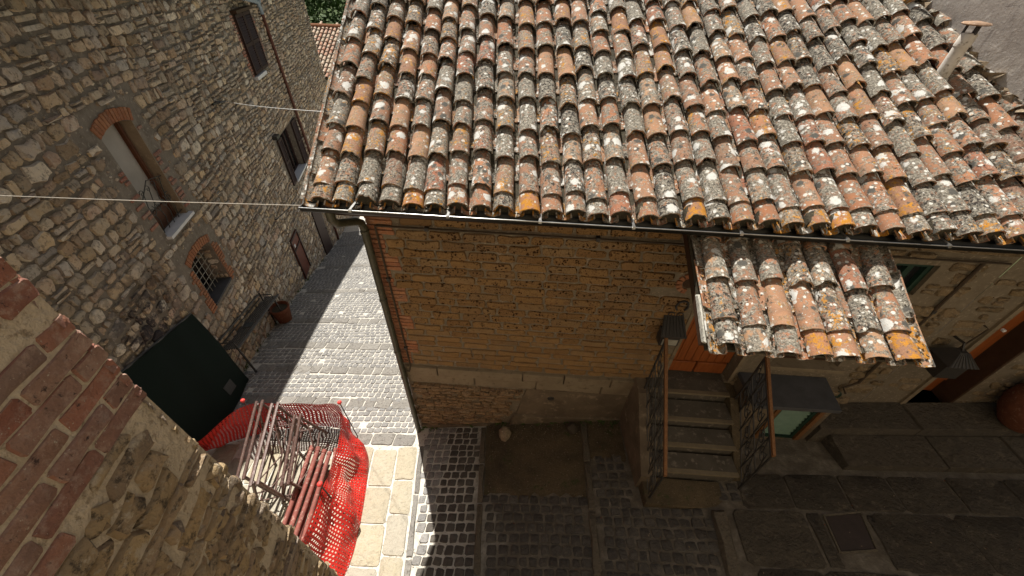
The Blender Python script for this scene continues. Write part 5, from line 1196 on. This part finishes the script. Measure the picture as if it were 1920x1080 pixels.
m = M(); m.tube([FF(5.50, -3.20, .0), FF(5.50, -3.20, .06), FF(5.42, -3.62, .06), FF(5.42, -3.62, 0)], .01, 5); m.build('wall_hook', 'conduit', None, 'thin metal hook on the wall beside the right doorway', 'hook')
m = M(); m.tube([CPt(2.72, .01, -.06), CPt(2.72, .01, -.06) + (0, .15, -.12), np.array([2.70, 2.75, -2.95])], .012, 5)
# rocks and drain cover
def rock(c, s, mat, lab, seed):
    g = random.Random(seed); m = M(); n = 9; vs = []
    for i in range(5):
        ph = math.pi * (i + .5) / 5 - math.pi / 2
        for k in range(n):
            a = 2 * math.pi * k / n; q = 1 + g.uniform(-.16, .16); vs.append((c[0] + s[0] * q * math.cos(ph) * math.cos(a), c[1] + s[1] * q * math.cos(ph) * math.sin(a), gz(c[0], c[1]) + s[2] * .75 + s[2] * q * math.sin(ph)))
    fs = [(i * n + k, i * n + (k + 1) % n, (i + 1) * n + (k + 1) % n, (i + 1) * n + k) for i in range(4) for k in range(n)] + [tuple(reversed(range(n))), tuple(4 * n + k for k in range(n))]
    m.add(vs, fs); m.build('rock', mat, None, lab, 'rock', 'loose rocks at the foot of the facade', smooth=35)
rock((-.19, 3.24), (.11, .14, .11), 'rock', 'pale brown rock on the concrete at the left under the tufa wall', 2)
rock((.92, 3.30), (.10, .10, .09), 'dark_rock', 'small dark mossy rock on the concrete right of the pale rock', 6)
dc = M(); dc.pad(GF, DRAIN, .0, .016, .006); dco = dc.build('drain_cover', 'drain_iron', None, 'brown iron drain cover set between the dark paving slabs', 'drain cover')
m = M(); q = [np.array(p) for p in DRAIN]; cen = sum(q) / 4
for k in range(4):
    a, b_ = cen + (q[k] - cen) * 1.08, cen + (q[(k + 1) % 4] - cen) * 1.08; m.tube([GF(a[0], a[1], .010), GF(b_[0], b_[1], .010)], .014, 4)
m.build('rim', 'dark_kerb', dco)

am = empty('antenna_mast', (4.10, 5.78, -.30), 'thin grey antenna mast at the top of the tile roof beside the plaster wall', 'antenna')
m = M(); m.tube([(4.10, 5.78, -.32), (4.10, 5.78, 3.0)], .021, 7); m.build('pole', 'blue_grey_pipe', am, smooth=60)
m = M(); m.tube([(3.3, 5.9, 2.5), (4.9, 5.6, 2.5)], .012, 5); m.build('boom', 'blue_grey_pipe', am)
for k in range(7): m = M(); m.tube([(3.35 + k * .24, 5.89 - k * .045 - .4, 2.5), (3.35 + k * .24, 5.89 - k * .045 + .4, 2.5)], .007, 4); m.build('element', 'blue_grey_pipe', am)
for p in ((wallX(4.3) - .02, 4.3, 2.0), (3.5, 7.0, .5)):
    m = M(); m.tube([(4.10, 5.78, 2.2), p], .006, 4); m.build('stay', 'dark_iron', am)

# grit and fallen leaves swept against the walls
gr = random.Random(77)
m = M(); m2 = M()
for k in range(1500):
    if k % 3 == 0: x, y = gr.uniform(-1.3, 1.7), 3.46 - abs(gr.gauss(0, .22))
    elif k % 3 == 1: x, y = gr.uniform(-1.2, 6.0), gr.uniform(1.1, 3.2)
    else: y = gr.uniform(3.6, 12); x = gableX(y) - abs(gr.gauss(0, .25)) - .02
    s_ = gr.uniform(.004, .012); p = GF(x, y, .022)
    q = [p + np.array([gr.uniform(-1, 1), gr.uniform(-1, 1), gr.uniform(-.5, .9)]) * s_ for _ in range(5)]
    (m if gr.random() < .75 else m2).add(q, [(0, 1, 2), (0, 2, 3), (0, 3, 4), (1, 4, 3), (1, 3, 2), (0, 4, 1)])
m.build('grit', 'rock', None, kind='stuff'); m2.build('fallen_leaves', 'terracotta_pot', None, kind='stuff')
# small weeds in the joints at the foot of the walls
t_ = NT('weed_leaf', .7, .2); t_.col(t_.ramp(t_.rnd(), [(0, (.035, .06, .015)), (1, (.075, .11, .03))])); MT['weed_leaf'] = t_.m
m = M()
for k in range(70):
    if k % 2: x, y = gr.uniform(-1.7, 1.7), 3.47 - abs(gr.gauss(0, .03))
    else:
        u = gr.uniform(6, 14); c_ = LF(u, 0, .06); x, y = c_[0], c_[1]
    for b in range(gr.randint(4, 8)):
        a = gr.uniform(0, 6.3); L = gr.uniform(.03, .08); w = L * .2; p = GF(x + gr.gauss(0, .02), y + gr.gauss(0, .02), .01); d = np.array([math.cos(a), math.sin(a), 0]); n_ = np.array([-math.sin(a), math.cos(a), 0])
        m.add([p, p + d * L * .5 + n_ * w + (0, 0, L * .6), p + d * L + (0, 0, L * .7), p + d * L * .5 - n_ * w + (0, 0, L * .6)], [(0, 1, 2, 3)])
m.build('weeds', 'weed_leaf', None, kind='stuff')
